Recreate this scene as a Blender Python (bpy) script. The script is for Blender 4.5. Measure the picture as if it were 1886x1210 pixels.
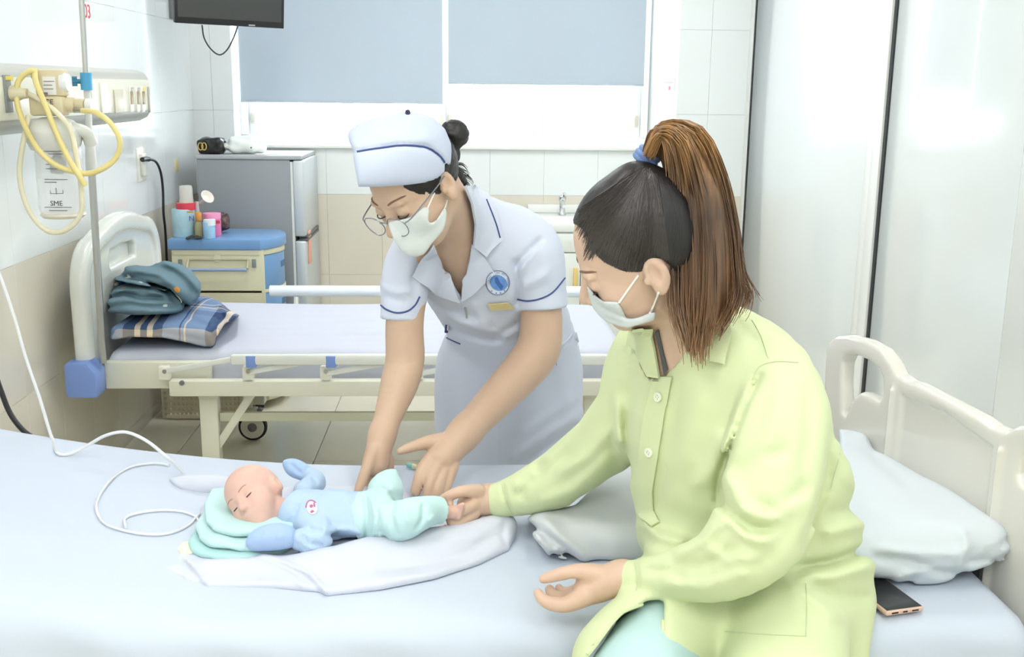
import bpy, bmesh, math, random
import numpy as np
from mathutils import Vector, Matrix
from mathutils.bvhtree import BVHTree
random.seed(7); rng = np.random.default_rng(7)
SC = bpy.context.scene
for o in list(bpy.data.objects): bpy.data.objects.remove(o)

# ------------------------------------------------------------------ camera
IMW, IMH, FPX = 1886, 1210, 1945.0
CAM = np.array([0.0, 0.0, 1.55])
_y, _p, _r = np.radians([2.3, 12.9, 0.6])
FW = np.array([math.sin(_y)*math.cos(_p), math.cos(_y)*math.cos(_p), -math.sin(_p)])
_rt = np.array([math.cos(_y), -math.sin(_y), 0.0]); _up = np.cross(_rt, FW)
RT = math.cos(_r)*_rt + math.sin(_r)*_up
UP = -math.sin(_r)*_rt + math.cos(_r)*_up
cam_data = bpy.data.cameras.new('camera'); cam = bpy.data.objects.new('camera', cam_data)
SC.collection.objects.link(cam); SC.camera = cam
cam_data.sensor_width = 36.0; cam_data.lens = FPX/IMW*36.0; cam_data.clip_start = 0.05
m = Matrix.Identity(4)
for i in range(3): m[i][0] = RT[i]; m[i][1] = UP[i]; m[i][2] = -FW[i]; m[i][3] = CAM[i]
cam.matrix_world = m

# ------------------------------------------------------------------ world, lights, exposure
w = bpy.data.worlds.new('sky'); SC.world = w; w.use_nodes = True
w.node_tree.nodes['Background'].inputs[0].default_value = (0.93, 0.97, 1.0, 1)
w.node_tree.nodes['Background'].inputs[1].default_value = 7.0
SC.view_settings.view_transform = 'Standard'; SC.view_settings.look = 'None'
SC.view_settings.gamma = 1.0; SC.view_settings.use_curve_mapping = False
SC.view_settings.exposure = 0.34
LEFT, RIGHT, BACK, FRONT, CEIL = -1.51, 1.525, 5.9, -1.6, 2.85
def area_light(name, loc, rot, sx, sy, power, col=(1, 1, 1)):
    L = bpy.data.lights.new(name, 'AREA'); L.shape = 'RECTANGLE'; L.size = sx; L.size_y = sy; L.energy = power; L.color = col
    o = bpy.data.objects.new(name, L); SC.collection.objects.link(o); o.location = loc; o.rotation_euler = rot
    return o
LAMPS = [(-0.75, -0.4, 20), (0.75, -0.4, 20), (-0.75, 1.6, 7.5), (0.75, 1.6, 7.5), (-0.7, 4.4, 12), (0.7, 4.4, 12)]
for lx, ly, lp in LAMPS: area_light('tube_light', (lx, ly, CEIL-0.075), (0, 0, 0), 0.26, 1.16, lp, (1.0, 0.99, 0.97))
po = area_light('window_portal', (-0.07, 6.25, 1.9), (math.radians(-90), 0, 0), 2.4, 1.5, 1.0); po.data.cycles.is_portal = True

# ------------------------------------------------------------------ pixel <-> world helpers (used to measure the photograph)
def ray(px, py):
    return FW + (px-943)/FPX*RT - (py-605)/FPX*UP
def W(px, py, Y):
    d = ray(px, py); return CAM + d*(Y/d[1])
def atz(px, py, z):
    d = ray(px, py); return CAM + d*((z-CAM[2])/d[2])
def atx(px, py, x):
    d = ray(px, py); return CAM + d*(x/d[0])
def pix(P):
    d = P-CAM.astype(P.dtype); z = d@FW.astype(P.dtype)
    return 943+FPX*(d@RT.astype(P.dtype))/z, 605-FPX*(d@UP.astype(P.dtype))/z
def V(*a): return np.array(a, float)
def nrm(v): v = np.asarray(v, float); return v/np.linalg.norm(v)

# ------------------------------------------------------------------ materials
MATS = {}
def mat(name, col, rough=0.5, spec=0.5, metal=0.0, bump=0.0, bscale=60.0, var=0.0, vscale=8.0, sss=0.0, sssc=None, trans=0.0, alpha=1.0,
        emit=None, estr=0.0, coat=0.0, sheen=0.0, stretch=None, ior=None):
    if name in MATS: return MATS[name]
    M = bpy.data.materials.new(name); M.use_nodes = True; nt = M.node_tree; N = nt.nodes; L = nt.links
    b = N['Principled BSDF']; b.inputs['Base Color'].default_value = (*col, 1); b.inputs['Roughness'].default_value = rough
    b.inputs['Specular IOR Level'].default_value = spec; b.inputs['Metallic'].default_value = metal
    b.inputs['Transmission Weight'].default_value = trans; b.inputs['Alpha'].default_value = alpha
    b.inputs['Coat Weight'].default_value = coat; b.inputs['Sheen Weight'].default_value = sheen
    if ior: b.inputs['IOR'].default_value = ior
    if sss > 0:
        b.inputs['Subsurface Weight'].default_value = sss; b.inputs['Subsurface Radius'].default_value = sssc or (0.012, 0.005, 0.003)
        b.inputs['Subsurface Scale'].default_value = 1.0
    if emit: b.inputs['Emission Color'].default_value = (*emit, 1); b.inputs['Emission Strength'].default_value = estr
    tc = N.new('ShaderNodeTexCoord'); src = tc.outputs['Object']
    if stretch:
        mp = N.new('ShaderNodeMapping'); mp.inputs['Scale'].default_value = stretch; L.new(src, mp.inputs[0]); src = mp.outputs[0]
    if bump > 0:
        n = N.new('ShaderNodeTexNoise'); n.inputs['Scale'].default_value = bscale; n.inputs['Detail'].default_value = 3; L.new(src, n.inputs['Vector'])
        bp = N.new('ShaderNodeBump'); bp.inputs['Strength'].default_value = bump; bp.inputs['Distance'].default_value = 0.004
        L.new(n.outputs['Fac'], bp.inputs['Height']); L.new(bp.outputs[0], b.inputs['Normal'])
    if var > 0:
        n = N.new('ShaderNodeTexNoise'); n.inputs['Scale'].default_value = vscale; n.inputs['Detail'].default_value = 4; L.new(src, n.inputs['Vector'])
        cr = N.new('ShaderNodeValToRGB')
        cr.color_ramp.elements[0].position = 0.3; cr.color_ramp.elements[0].color = (*[max(0, c*(1-var)) for c in col], 1)
        cr.color_ramp.elements[1].position = 0.7; cr.color_ramp.elements[1].color = (*[min(1, c*(1+var)) for c in col], 1)
        L.new(n.outputs['Fac'], cr.inputs[0]); L.new(cr.outputs[0], b.inputs['Base Color'])
    MATS[name] = M; return M
def s2l(r, g, b):
    return tuple((c/255/12.92 if c/255 <= 0.04045 else ((c/255+0.055)/1.055)**2.4) for c in (r, g, b))

# ------------------------------------------------------------------ objects
WM = {}
def link(name, me, material, parent=None, loc=None):
    o = bpy.data.objects.new(name, me); SC.collection.objects.link(o)
    if material is not None and not me.materials: me.materials.append(material)
    if loc is not None: o.location = loc
    WM[o.name] = Matrix.Translation(loc) if loc is not None else Matrix.Identity(4)
    if parent is not None: o.parent = parent; o.matrix_parent_inverse = WM[parent.name].inverted()
    return o
def tag(o, label=None, cat=None, group=None, kind=None):
    if label: o['label'] = label
    if cat: o['category'] = cat
    if group: o['group'] = group
    if kind: o['kind'] = kind
    return o
def thing(name, label, cat, loc=(0, 0, 0), group=None, kind=None):
    o = bpy.data.objects.new(name, None); SC.collection.objects.link(o); o.location = tuple(loc); o.empty_display_size = 0.05
    WM[o.name] = Matrix.Translation(tuple(loc)); return tag(o, label, cat, group, kind)
def tomesh(name, bm, smooth=True, angle=40):
    bmesh.ops.recalc_face_normals(bm, faces=bm.faces)
    me = bpy.data.meshes.new(name); bm.to_mesh(me); bm.free()
    if smooth:
        me.polygons.foreach_set('use_smooth', [True]*len(me.polygons))
        if angle: me.set_sharp_from_angle(angle=math.radians(angle))
    return me
def obj(name, bm, material, parent=None, smooth=True, angle=40, loc=None):
    me = tomesh(name, bm, smooth, angle) if isinstance(bm, bmesh.types.BMesh) else bm
    return link(name, me, material, parent, loc)
def NB(): return bmesh.new()
def box(bm, c, s, R=None, bev=0.0, seg=2):
    r = bmesh.ops.create_cube(bm, size=1.0); vs = r['verts']
    M = Matrix.Translation(Vector(c)) @ (R.to_4x4() if R is not None else Matrix.Identity(4)) @ Matrix.Diagonal((*s, 1))
    bmesh.ops.transform(bm, matrix=M, verts=vs)
    if bev > 0:
        es = list({e for v in vs for e in v.link_edges})
        bmesh.ops.bevel(bm, geom=es, offset=bev, segments=seg, profile=0.5, affect='EDGES', clamp_overlap=True)
    return bm
def box2(bm, lo, hi, bev=0.0, seg=2):
    lo = np.array(lo, float); hi = np.array(hi, float); return box(bm, (lo+hi)/2, np.abs(hi-lo), None, bev, seg)
def frames(pts, closed=False):
    pts = np.asarray(pts, float); n = len(pts)
    T = np.gradient(pts, axis=0) if not closed else (np.roll(pts, -1, 0)-np.roll(pts, 1, 0))
    T /= np.linalg.norm(T, axis=1, keepdims=True)+1e-12
    u = np.cross(T[0], [0, 0, 1.0]); 
    if np.linalg.norm(u) < 1e-3: u = np.cross(T[0], [0, 1.0, 0])
    u = nrm(u); U = [u]
    for i in range(1, n):
        u = U[-1]-T[i]*(U[-1]@T[i]); U.append(u/np.linalg.norm(u))
    U = np.array(U); return pts, T, U, np.cross(T, U)
def tube(bm, pts, r, n=10, closed=False, cap=True, flat=1.0):
    pts, T, U, Vv = frames(pts, closed); m_ = len(pts)
    r = np.broadcast_to(np.asarray(r, float), (m_,)); rings = []
    for i in range(m_):
        ring = []
        for k in range(n):
            a = 2*math.pi*k/n
            ring.append(bm.verts.new(pts[i]+r[i]*(math.cos(a)*U[i]+flat*math.sin(a)*Vv[i])))
        rings.append(ring)
    for i in range(m_-1 if not closed else m_):
        A, B = rings[i], rings[(i+1) % m_]
        for k in range(n): bm.faces.new((A[k], A[(k+1) % n], B[(k+1) % n], B[k]))
    if cap and not closed:
        bm.faces.new(rings[0]); bm.faces.new(rings[-1])
    return bm
def spline(pts, n=8, closed=False):
    P = [np.asarray(p, float) for p in pts]; out = []; m_ = len(P)
    for i in range(m_ if closed else m_-1):
        p0 = P[(i-1) % m_] if (closed or i > 0) else 2*P[0]-P[1]; p1 = P[i]; p2 = P[(i+1) % m_]
        p3 = P[(i+2) % m_] if (closed or i+2 < m_) else 2*P[-1]-P[-2]
        for k in range(n):
            t = k/n; out.append(0.5*((2*p1)+(p2-p0)*t+(2*p0-5*p1+4*p2-p3)*t*t+(3*p1-p0-3*p2+p3)*t**3))
    if not closed: out.append(P[-1])
    return np.array(out)
def lathe(bm, prof, c=(0, 0, 0), n=24, R=None, cap=True):
    rings = []; c = np.array(c, float)
    for r, z in prof:
        ring = []
        for k in range(n):
            a = 2*math.pi*k/n; v = Vector((r*math.cos(a), r*math.sin(a), z))
            if R is not None: v = R @ v
            ring.append(bm.verts.new(np.array(v)+c))
        rings.append(ring)
    for A, B in zip(rings, rings[1:]):
        for k in range(n): bm.faces.new((A[k], A[(k+1) % n], B[(k+1) % n], B[k]))
    if cap: bm.faces.new(rings[0]); bm.faces.new(rings[-1])
    return bm
def prism(bm, poly, ax, lo, hi, bev=0.0):
    """extrude a 2-D polygon along axis ax (0,1,2) from lo to hi"""
    def mk(p, h): q = list(p); q.insert(ax, h); return bm.verts.new(q)
    A = [mk(p, lo) for p in poly]; B = [mk(p, hi) for p in poly]; n = len(poly)
    fs = [bm.faces.new(A), bm.faces.new(B)]+[bm.faces.new((A[k], A[(k+1) % n], B[(k+1) % n], B[k])) for k in range(n)]
    bmesh.ops.recalc_face_normals(bm, faces=fs)
    if bev > 0:
        es = list({e for f in fs[:2] for e in f.edges})
        bmesh.ops.bevel(bm, geom=es, offset=bev, segments=2, profile=0.5, affect='EDGES', clamp_overlap=True)
    return bm
def rot_to(z):
    return Vector((0, 0, 1)).rotation_difference(Vector(z)).to_matrix()
def text_mesh(name, txt, size, origin, xdir, ydir, material, parent, ext=0.0006, align='CENTER'):
    cu = bpy.data.curves.new(name, 'FONT'); cu.body = txt; cu.size = size; cu.extrude = ext; cu.align_x = align; cu.align_y = 'CENTER'; cu.resolution_u = 3
    tmp = bpy.data.objects.new('tmp_text', cu); SC.collection.objects.link(tmp)
    dg = bpy.context.evaluated_depsgraph_get(); me = bpy.data.meshes.new_from_object(tmp.evaluated_get(dg)); bpy.data.objects.remove(tmp)
    x = nrm(xdir); y = np.asarray(ydir, float); y = nrm(y-x*(x@y)); z = np.cross(x, y)
    M = Matrix([[x[i], y[i], z[i], origin[i]] for i in range(3)]+[[0, 0, 0, 1]]); me.transform(M); me.name = name
    return obj(name, me, material, parent, smooth=False)
# ------------------------------------------------------------------ implicit surfaces (smooth solids meshed by surface nets)
f32 = np.float32
def smin(a, b, k):
    if k <= 0: return np.minimum(a, b)
    h = np.clip(0.5+0.5*(b-a)/k, 0, 1); return b+(a-b)*h-k*h*(1-h)
def cone(p0, p1, r0, r1=None):
    r1 = r0 if r1 is None else r1; p0 = np.asarray(p0, f32); p1 = np.asarray(p1, f32); d = p1-p0; L2 = float(d@d)+1e-12
    def f(P):
        q = P-p0; t = np.clip(q@d/L2, 0, 1); e = q-t[..., None]*d
        return np.sqrt((e*e).sum(-1))-(r0+(r1-r0)*t)
    r = max(r0, r1); return f, np.minimum(p0, p1)-r, np.maximum(p0, p1)+r
def econe(p0, p1, ab0, ab1, side, cap=1.0):
    """tapered capsule of elliptic section: half-widths ab=(along side, across)"""
    p0 = np.asarray(p0, f32); p1 = np.asarray(p1, f32); d = p1-p0; L = float(np.linalg.norm(d)); w_ = d/L
    u = np.asarray(side, f32); u = u-w_*(u@w_); u = u/np.linalg.norm(u); v = np.cross(w_, u)
    a0, b0 = ab0; a1, b1 = ab1
    def f(P):
        q = P-p0; h = q@w_; t = np.clip(h/L, 0, 1); a = a0+(a1-a0)*t; b = b0+(b1-b0)*t
        c = np.minimum(a, b)*cap; x = q@u; y = q@v; z = h-t*L
        k0 = np.sqrt((x/a)**2+(y/b)**2+(z/c)**2)+1e-9; k1 = np.sqrt((x/a**2)**2+(y/b**2)**2+(z/c**2)**2)+1e-9
        return k0*(k0-1)/k1
    r = max(a0, a1, b0, b1); return f, np.minimum(p0, p1)-r, np.maximum(p0, p1)+r
def ell(c, r, R=None):
    c = np.asarray(c, f32); r = np.asarray(r, f32); Rm = None if R is None else np.asarray(R, f32)   # columns = local axes
    def f(P):
        q = P-c
        if Rm is not None: q = q@Rm
        k0 = np.sqrt(((q/r)**2).sum(-1))+1e-9; k1 = np.sqrt(((q/(r*r))**2).sum(-1))+1e-9
        return k0*(k0-1)/k1
    m_ = float(r.max()); return f, c-m_, c+m_
def rbox(c, h, rd=0.0, R=None):
    c = np.asarray(c, f32); h = np.asarray(h, f32); Rm = None if R is None else np.asarray(R, f32)
    def f(P):
        q = P-c
        if Rm is not None: q = q@Rm
        q = np.abs(q)-(h-rd); return np.sqrt((np.maximum(q, 0)**2).sum(-1))+np.minimum(q.max(-1), 0)-rd
    m_ = float(np.linalg.norm(h)) if Rm is not None else h; return f, c-m_, c+m_
def half(o, n):
    o = np.asarray(o, f32); n = np.asarray(nrm(n), f32); B = np.full(3, 50, f32)
    return (lambda P: (P-o)@n), -B, B
def poly2(x, y, pts, closed=True):
    """signed distance (negative inside) to a 2-D polygon, or distance to an open polyline"""
    pts = np.asarray(pts, f32); n = len(pts); d = np.full(x.shape, 1e9, f32); ins = np.zeros(x.shape, bool)
    for i in range(n if closed else n-1):
        a = pts[i]; b = pts[(i+1) % n]; e = b-a; wx = x-a[0]; wy = y-a[1]
        t = np.clip((wx*e[0]+wy*e[1])/(e@e+1e-12), 0, 1); d = np.minimum(d, (wx-e[0]*t)**2+(wy-e[1]*t)**2)
        if closed:
            c = ((a[1] > y) != (b[1] > y)) & (x < e[0]*(y-a[1])/(e[1] if abs(e[1]) > 1e-9 else 1e-9)+a[0]); ins ^= c
    d = np.sqrt(d); return np.where(ins, -d, d) if closed else d
def outline(pts, scale):
    """solid swept along the sight lines of a traced outline; scale = metres per pixel at its depth"""
    def f(P):
        x, y = pix(P); return poly2(x, y, pts)*f32(scale)
    B = np.full(3, 50, f32); return f, -B, B
def plate(pts, ax, lo, hi, rd=0.0, holes=()):
    """rounded plate: polygon in the two other axes, extruded along axis ax"""
    i, j = [k for k in range(3) if k != ax]; mid = (lo+hi)/2; hh = (hi-lo)/2
    def f(P):
        d = poly2(P[..., i], P[..., j], pts)
        for h in holes: d = np.maximum(d, -poly2(P[..., i], P[..., j], h))
        a = d+rd; b = np.abs(P[..., ax]-mid)-hh+rd
        return np.sqrt(np.maximum(a, 0)**2+np.maximum(b, 0)**2)+np.minimum(np.maximum(a, b), 0)-rd
    p = np.asarray(pts, f32); l = np.zeros(3, f32); h = np.zeros(3, f32); l[[i, j]] = p.min(0); h[[i, j]] = p.max(0); l[ax] = lo; h[ax] = hi
    return f, l, h
class SDF:
    def __init__(s): s.ops = []; s.lo = np.full(3, 1e9); s.hi = np.full(3, -1e9)
    def add(s, p, k=0.02):
        s.ops.append(('+', p, k)); s.lo = np.minimum(s.lo, p[1]-k*0.3); s.hi = np.maximum(s.hi, p[2]+k*0.3); return s
    def sub(s, p, k=0.005): s.ops.append(('-', p, k)); return s
    def cut(s, p, k=0.005): s.ops.append(('&', p, k)); return s
    def disp(s, fn, amp): s.ops.append(('d', (fn, None, None), amp)); return s
    def chain(s, pts, rs, k=0.01, n=4):
        """one smooth tapering limb through the points"""
        Q = spline([np.append(p, r) for p, r in zip(pts, rs)], n) if len(pts) > 2 else np.array([np.append(p, r) for p, r in zip(pts, rs)])
        c = [cone(A[:3], B[:3], A[3], B[3]) for A, B in zip(Q, Q[1:])]
        def f(P):
            d = c[0][0](P)
            for q in c[1:]: d = np.minimum(d, q[0](P))
            return d
        return s.add((f, np.min([q[1] for q in c], 0), np.max([q[2] for q in c], 0)), k)
    def echain(s, secs, side, k=0.02, cap=1.0, n=3):
        """secs: (centre, half-width along side, half-width across)"""
        Q = spline([np.concatenate([p[0], p[1:3]]) for p in secs], n) if len(secs) > 2 else np.array([np.concatenate([p[0], p[1:3]]) for p in secs])
        c = [econe(A[:3], B[:3], A[3:5], B[3:5], side, cap) for A, B in zip(Q, Q[1:])]
        def f(P):
            d = c[0][0](P)
            for q in c[1:]: d = smin(d, q[0](P), 0.004)
            return d
        return s.add((f, np.min([q[1] for q in c], 0), np.max([q[2] for q in c], 0)), k)
    def folds(s, lines, scale, amp=0.006, width=7):
        """soft creases and ridges along traced lines: (points, amplitude factor, width factor)"""
        lines = [(np.asarray(l[0], f32), l[1] if len(l) > 1 else 1.0, l[2] if len(l) > 2 else 1.0) for l in lines]
        def fn(P, d):
            near = np.abs(d) < 0.05; out = np.zeros(d.shape, f32)
            if not near.any(): return out
            Q = P[near]; x, y = pix(Q); acc = np.zeros(x.shape, f32)
            for pts, a, wf in lines:
                wd = width*wf; lo = pts.min(0)-3*wd; hi = pts.max(0)+3*wd
                m_ = (x > lo[0]) & (x < hi[0]) & (y > lo[1]) & (y < hi[1])
                if not m_.any(): continue
                # taper towards the ends
                e = pts[-1]-pts[0]; t = ((x[m_]-pts[0, 0])*e[0]+(y[m_]-pts[0, 1])*e[1])/(e@e)
                dd = poly2(x[m_], y[m_], pts, False)
                acc[m_] += a*np.exp(-(dd/wd)**2)*np.clip(np.minimum(t+0.15, 1.15-t)*4, 0, 1)
            out[near] = -amp*acc; return out
        return s.disp(fn, amp*2)
    def waves(s, amp, scale, seed=0, stretch=(1, 1, 1)):
        r = np.random.default_rng(seed); K = r.normal(size=(7, 3))*scale*np.asarray(stretch); ph = r.uniform(0, 6.28, 7)
        def fn(P, d):
            out = np.zeros(d.shape, f32); near = np.abs(d) < 0.05
            if near.any():
                Q = P[near]; wv = np.zeros(Q.shape[0], f32); g = np.sin(Q@(K[6].astype(f32)*0.5)+f32(ph[6]))
                for i in range(6): wv += np.sin(Q@K[i].astype(f32)+f32(ph[i])+g*1.5)
                out[near] = wv*f32(amp/3)
            return out
        return s.disp(fn, amp*2)
    def node(s):
        return (lambda P: s.ev(P)), s.lo.astype(f32), s.hi.astype(f32)
    def ev(s, P, blo=None, bhi=None, pad=0.0):
        """P (...,3); with block bounds blo,bhi (nb,3) far primitives are skipped"""
        d = np.full(P.shape[:-1], 1.0, f32)
        for op, (f, lo, hi), k in s.ops:
            if op == 'd': d = d+f(P, d); continue
            if blo is not None and op in '+-' and lo is not None:
                g = k+pad; sel = np.all((blo <= hi+g) & (bhi >= lo-g), axis=1)
                if not sel.any(): continue
                if sel.all(): sel = slice(None)
            else: sel = slice(None) if blo is not None else Ellipsis
            v = f(P[sel]).astype(f32); a = d[sel]
            if op == '+': d[sel] = smin(a, v, k)
            elif op == '-': d[sel] = -smin(-a, v, k)
            else: d[sel] = -smin(-a, -v, k)
        return d
    def mesh(s, name, res=0.005, smooth=1, margin=0.01):
        B = 10; lo = (s.lo-margin).astype(f32); n = np.ceil((s.hi+margin-lo)/(res*B)).astype(int); hs = res*B
        bi = np.stack(np.meshgrid(*[np.arange(q) for q in n], indexing='ij'), -1).reshape(-1, 3)
        ctr = lo+(bi+0.5)*hs; dc = np.concatenate([s.ev(c) for c in np.array_split(ctr.astype(f32), max(1, len(ctr)//200000))])
        bi = bi[np.abs(dc) < hs*0.866*1.6+0.012]
        st = np.arange(B+1); G = np.stack(np.meshgrid(st, st, st, indexing='ij'), -1).reshape(-1, 3)
        N = (n*B+2).astype(np.int64); cid = []; cpos = []; faces = []
        corner = np.array([[a, b, c] for a in (0, 1) for b in (0, 1) for c in (0, 1)]); edges = [(0, 4), (1, 5), (2, 6), (3, 7), (0, 2), (1, 3), (4, 6), (5, 7), (0, 1), (2, 3), (4, 5), (6, 7)]
        for ch in np.array_split(bi, max(1, len(bi)//400)):
            if len(ch) == 0: continue
            P = (lo+(ch[:, None, :]*B+G[None])*f32(res)).astype(f32); blo = lo+ch*hs; bhi = blo+hs
            D = s.ev(P, blo.astype(f32), bhi.astype(f32), hs*0.6+0.02).reshape(-1, B+1, B+1, B+1); D = np.where(D == 0, 1e-7, D)
            C = [D[:, a:a+B, b:b+B, c:c+B] for a, b, c in corner]; S = np.stack([q < 0 for q in C], 0); cnt = S.sum(0); act = (cnt > 0) & (cnt < 8)
            w_ = np.argwhere(act)
            if len(w_) == 0: continue
            vals = np.stack([q[act] for q in C], 1); base = ch[w_[:, 0]]*B+w_[:, 1:]
            acc = np.zeros((len(w_), 3)); num = np.zeros(len(w_))
            for i, j in edges:
                x, y = vals[:, i], vals[:, j]; m_ = (x < 0) != (y < 0); t = np.where(m_, x/np.where(m_, x-y, 1), 0)
                p = corner[i]+(corner[j]-corner[i])*t[:, None]; acc += p*m_[:, None]; num += m_
            cid.append((base[:, 0]*N[1]+base[:, 1])*N[2]+base[:, 2]); cpos.append(lo+(base+acc/num[:, None])*res)
            in0 = vals[:, 0] < 0
            for ax, j in ((0, 4), (1, 2), (2, 1)):
                m_ = in0 != (vals[:, j] < 0); b = base[m_]; sg = in0[m_]
                e1 = np.zeros(3, int); e2 = np.zeros(3, int); e1[(ax+1) % 3] = 1; e2[(ax+2) % 3] = 1
                idf = lambda q: (q[:, 0]*N[1]+q[:, 1])*N[2]+q[:, 2]
                q4 = np.stack([idf(b-e1-e2), idf(b-e2), idf(b), idf(b-e1)], 1); q4[~sg] = q4[~sg][:, ::-1]; faces.append(q4)
        cid = np.concatenate(cid); cpos = np.concatenate(cpos); o = np.argsort(cid); cid = cid[o]; cpos = cpos[o]
        F = np.concatenate(faces); idx = np.searchsorted(cid, F); idx = np.clip(idx, 0, len(cid)-1); ok = np.all(cid[idx] == F, axis=1); F = idx[ok]
        for _ in range(smooth):
            e = np.concatenate([F[:, [0, 1]], F[:, [1, 2]], F[:, [2, 3]], F[:, [3, 0]]]); a = np.zeros_like(cpos); c = np.zeros(len(cpos))
            for k in range(3): a[:, k] = np.bincount(e[:, 0], cpos[e[:, 1], k], len(cpos))+np.bincount(e[:, 1], cpos[e[:, 0], k], len(cpos))
            c = np.bincount(e[:, 0], None, len(cpos))+np.bincount(e[:, 1], None, len(cpos)); cpos = cpos*0.5+0.5*a/np.maximum(c, 1)[:, None]
        me = bpy.data.meshes.new(name); me.vertices.add(len(cpos)); me.vertices.foreach_set('co', cpos.astype(f32).ravel())
        me.loops.add(F.size); me.loops.foreach_set('vertex_index', F.astype(np.int32).ravel()); me.polygons.add(len(F))
        me.polygons.foreach_set('loop_start', np.arange(0, F.size, 4, dtype=np.int32)); me.polygons.foreach_set('loop_total', np.full(len(F), 4, np.int32))
        me.polygons.foreach_set('use_smooth', np.ones(len(F), bool)); me.update(); me.validate()
        return me
def bvh_of(*objs):
    vs = []; fs = []; n = 0
    for o in objs:
        me = o.data if hasattr(o, 'data') else o
        c = np.empty(len(me.vertices)*3, f32); me.vertices.foreach_get('co', c); vs += [tuple(v) for v in c.reshape(-1, 3)]
        fs += [tuple(i+n for i in p.vertices) for p in me.polygons]; n = len(vs)
    return BVHTree.FromPolygons(vs, fs)
def hit(bvh, px, py):
    d = nrm(ray(px, py)); r = bvh.ray_cast(Vector(CAM), Vector(d))
    return (None, None) if r[0] is None else (np.array(r[0]), np.array(r[1]))
def resample(poly, step):
    P = [np.asarray(p, float) for p in poly]; out = []
    for a, b in zip(P, P[1:]+P[:1]):
        n = max(1, int(np.linalg.norm(b-a)/step)); out += [a+(b-a)*i/n for i in range(n)]
    return out
def patch(bvh, poly, off=0.004, thick=0.003, step=8, back=0.012, lift=None, smooth=2):
    """a cloth piece cut to a traced outline and laid on a surface"""
    from mathutils.geometry import delaunay_2d_cdt
    bd = resample(poly, step); P = np.array(bd); lo = P.min(0); hi = P.max(0); pts = [Vector(p) for p in bd]
    gx, gy = np.meshgrid(np.arange(lo[0], hi[0], step), np.arange(lo[1], hi[1], step)); gx = gx.ravel().astype(f32); gy = gy.ravel().astype(f32)
    ins = poly2(gx, gy, P) < -step*0.45; pts += [Vector((float(x), float(y))) for x, y in zip(gx[ins], gy[ins])]
    nb = len(bd); ed = [(i, (i+1) % nb) for i in range(nb)]
    vo, eo, fo, *_ = delaunay_2d_cdt(pts, ed, [], 1, 1e-4)
    H = [hit(bvh, v.x, v.y) for v in vo]; good = [(np.array(v), h) for v, h in zip(vo, H) if h[0] is not None]
    pos = []; nor = []
    for v, h in zip(vo, H):
        if h[0] is None:
            g = min(good, key=lambda q: (q[0][0]-v.x)**2+(q[0][1]-v.y)**2); Y = g[1][0][1]; p, n = W(v.x, v.y, Y), g[1][1]
        else: p, n = h
        if n@(p-CAM) > 0: n = -n
        pos.append(p); nor.append(n)
    pos = np.array(pos); nor = np.array(nor); adj = [set() for _ in pos]
    for f in fo:
        for a, b in zip(f, f[1:]+f[:1]): adj[a].add(b); adj[b].add(a)
    for _ in range(smooth):
        nor = np.array([nor[i]+sum(nor[j] for j in adj[i])/max(1, len(adj[i])) for i in range(len(nor))]); nor /= np.linalg.norm(nor, axis=1, keepdims=True)
        if _ > 0: 
            view = (pos-CAM); dist = np.linalg.norm(view, axis=1); dir_ = view/dist[:, None]
            nd = np.array([0.5*dist[i]+0.5*(sum(dist[j] for j in adj[i])/max(1, len(adj[i]))) for i in range(len(pos))]); pos = CAM+dir_*np.minimum(nd, dist)[:, None]
    lf = np.array([lift(v.x, v.y) if lift else 0.0 for v in vo])
    top = pos+nor*(off+thick+lf)[:, None] if lift else pos+nor*(off+thick); bot = top-nor*thick
    bm = NB(); A = [bm.verts.new(p) for p in top]; Bv = [bm.verts.new(p) for p in bot]
    for f in fo:
        try: bm.faces.new([A[i] for i in f]); bm.faces.new([Bv[i] for i in reversed(f)])
        except ValueError: pass
    cnt = {}
    for f in fo:
        for a, b in zip(f, f[1:]+f[:1]): cnt[(min(a, b), max(a, b))] = cnt.get((min(a, b), max(a, b)), 0)+1
    for (a, b), c in cnt.items():
        if c == 1: bm.faces.new((A[a], A[b], Bv[b], Bv[a]))
    return bm
def onsurf(bvh, pts, off=0.002, n=6):
    """a traced line laid on a surface"""
    q = spline([np.array([*p, 0.0]) for p in pts], n); out = []
    for x, y, _ in q:
        p, nn = hit(bvh, x, y)
        if p is None: continue
        if nn@(p-CAM) > 0: nn = -nn
        out.append(p+nn*off)
    return np.array(out)
# ================================================================== the room
white_wall = mat('white_wall_tile', s2l(238, 243, 243), 0.12, 0.5, coat=0.3, var=0.01, vscale=2)
beige_wall = mat('beige_wall_tile', s2l(226, 220, 205), 0.15, 0.5, coat=0.3, var=0.02, vscale=3)
grout = mat('grout', s2l(232, 236, 236), 0.6)
floor_mat = mat('floor_tile', s2l(240, 236, 219), 0.14, 0.5, var=0.02, vscale=5)
floor_grout = mat('floor_grout', s2l(178, 172, 150), 0.8)
plaster = mat('ceiling_paint', s2l(244, 245, 243), 0.8)
alu = mat('white_aluminium', s2l(240, 243, 241), 0.3, 0.5)
panel_mat = mat('glossy_panel', s2l(233, 239, 239), 0.15, 0.5, coat=0.3)
black_rubber = mat('black_rubber', s2l(38, 42, 44), 0.6)
white_pl = mat('white_plastic', s2l(240, 241, 238), 0.35)
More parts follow.
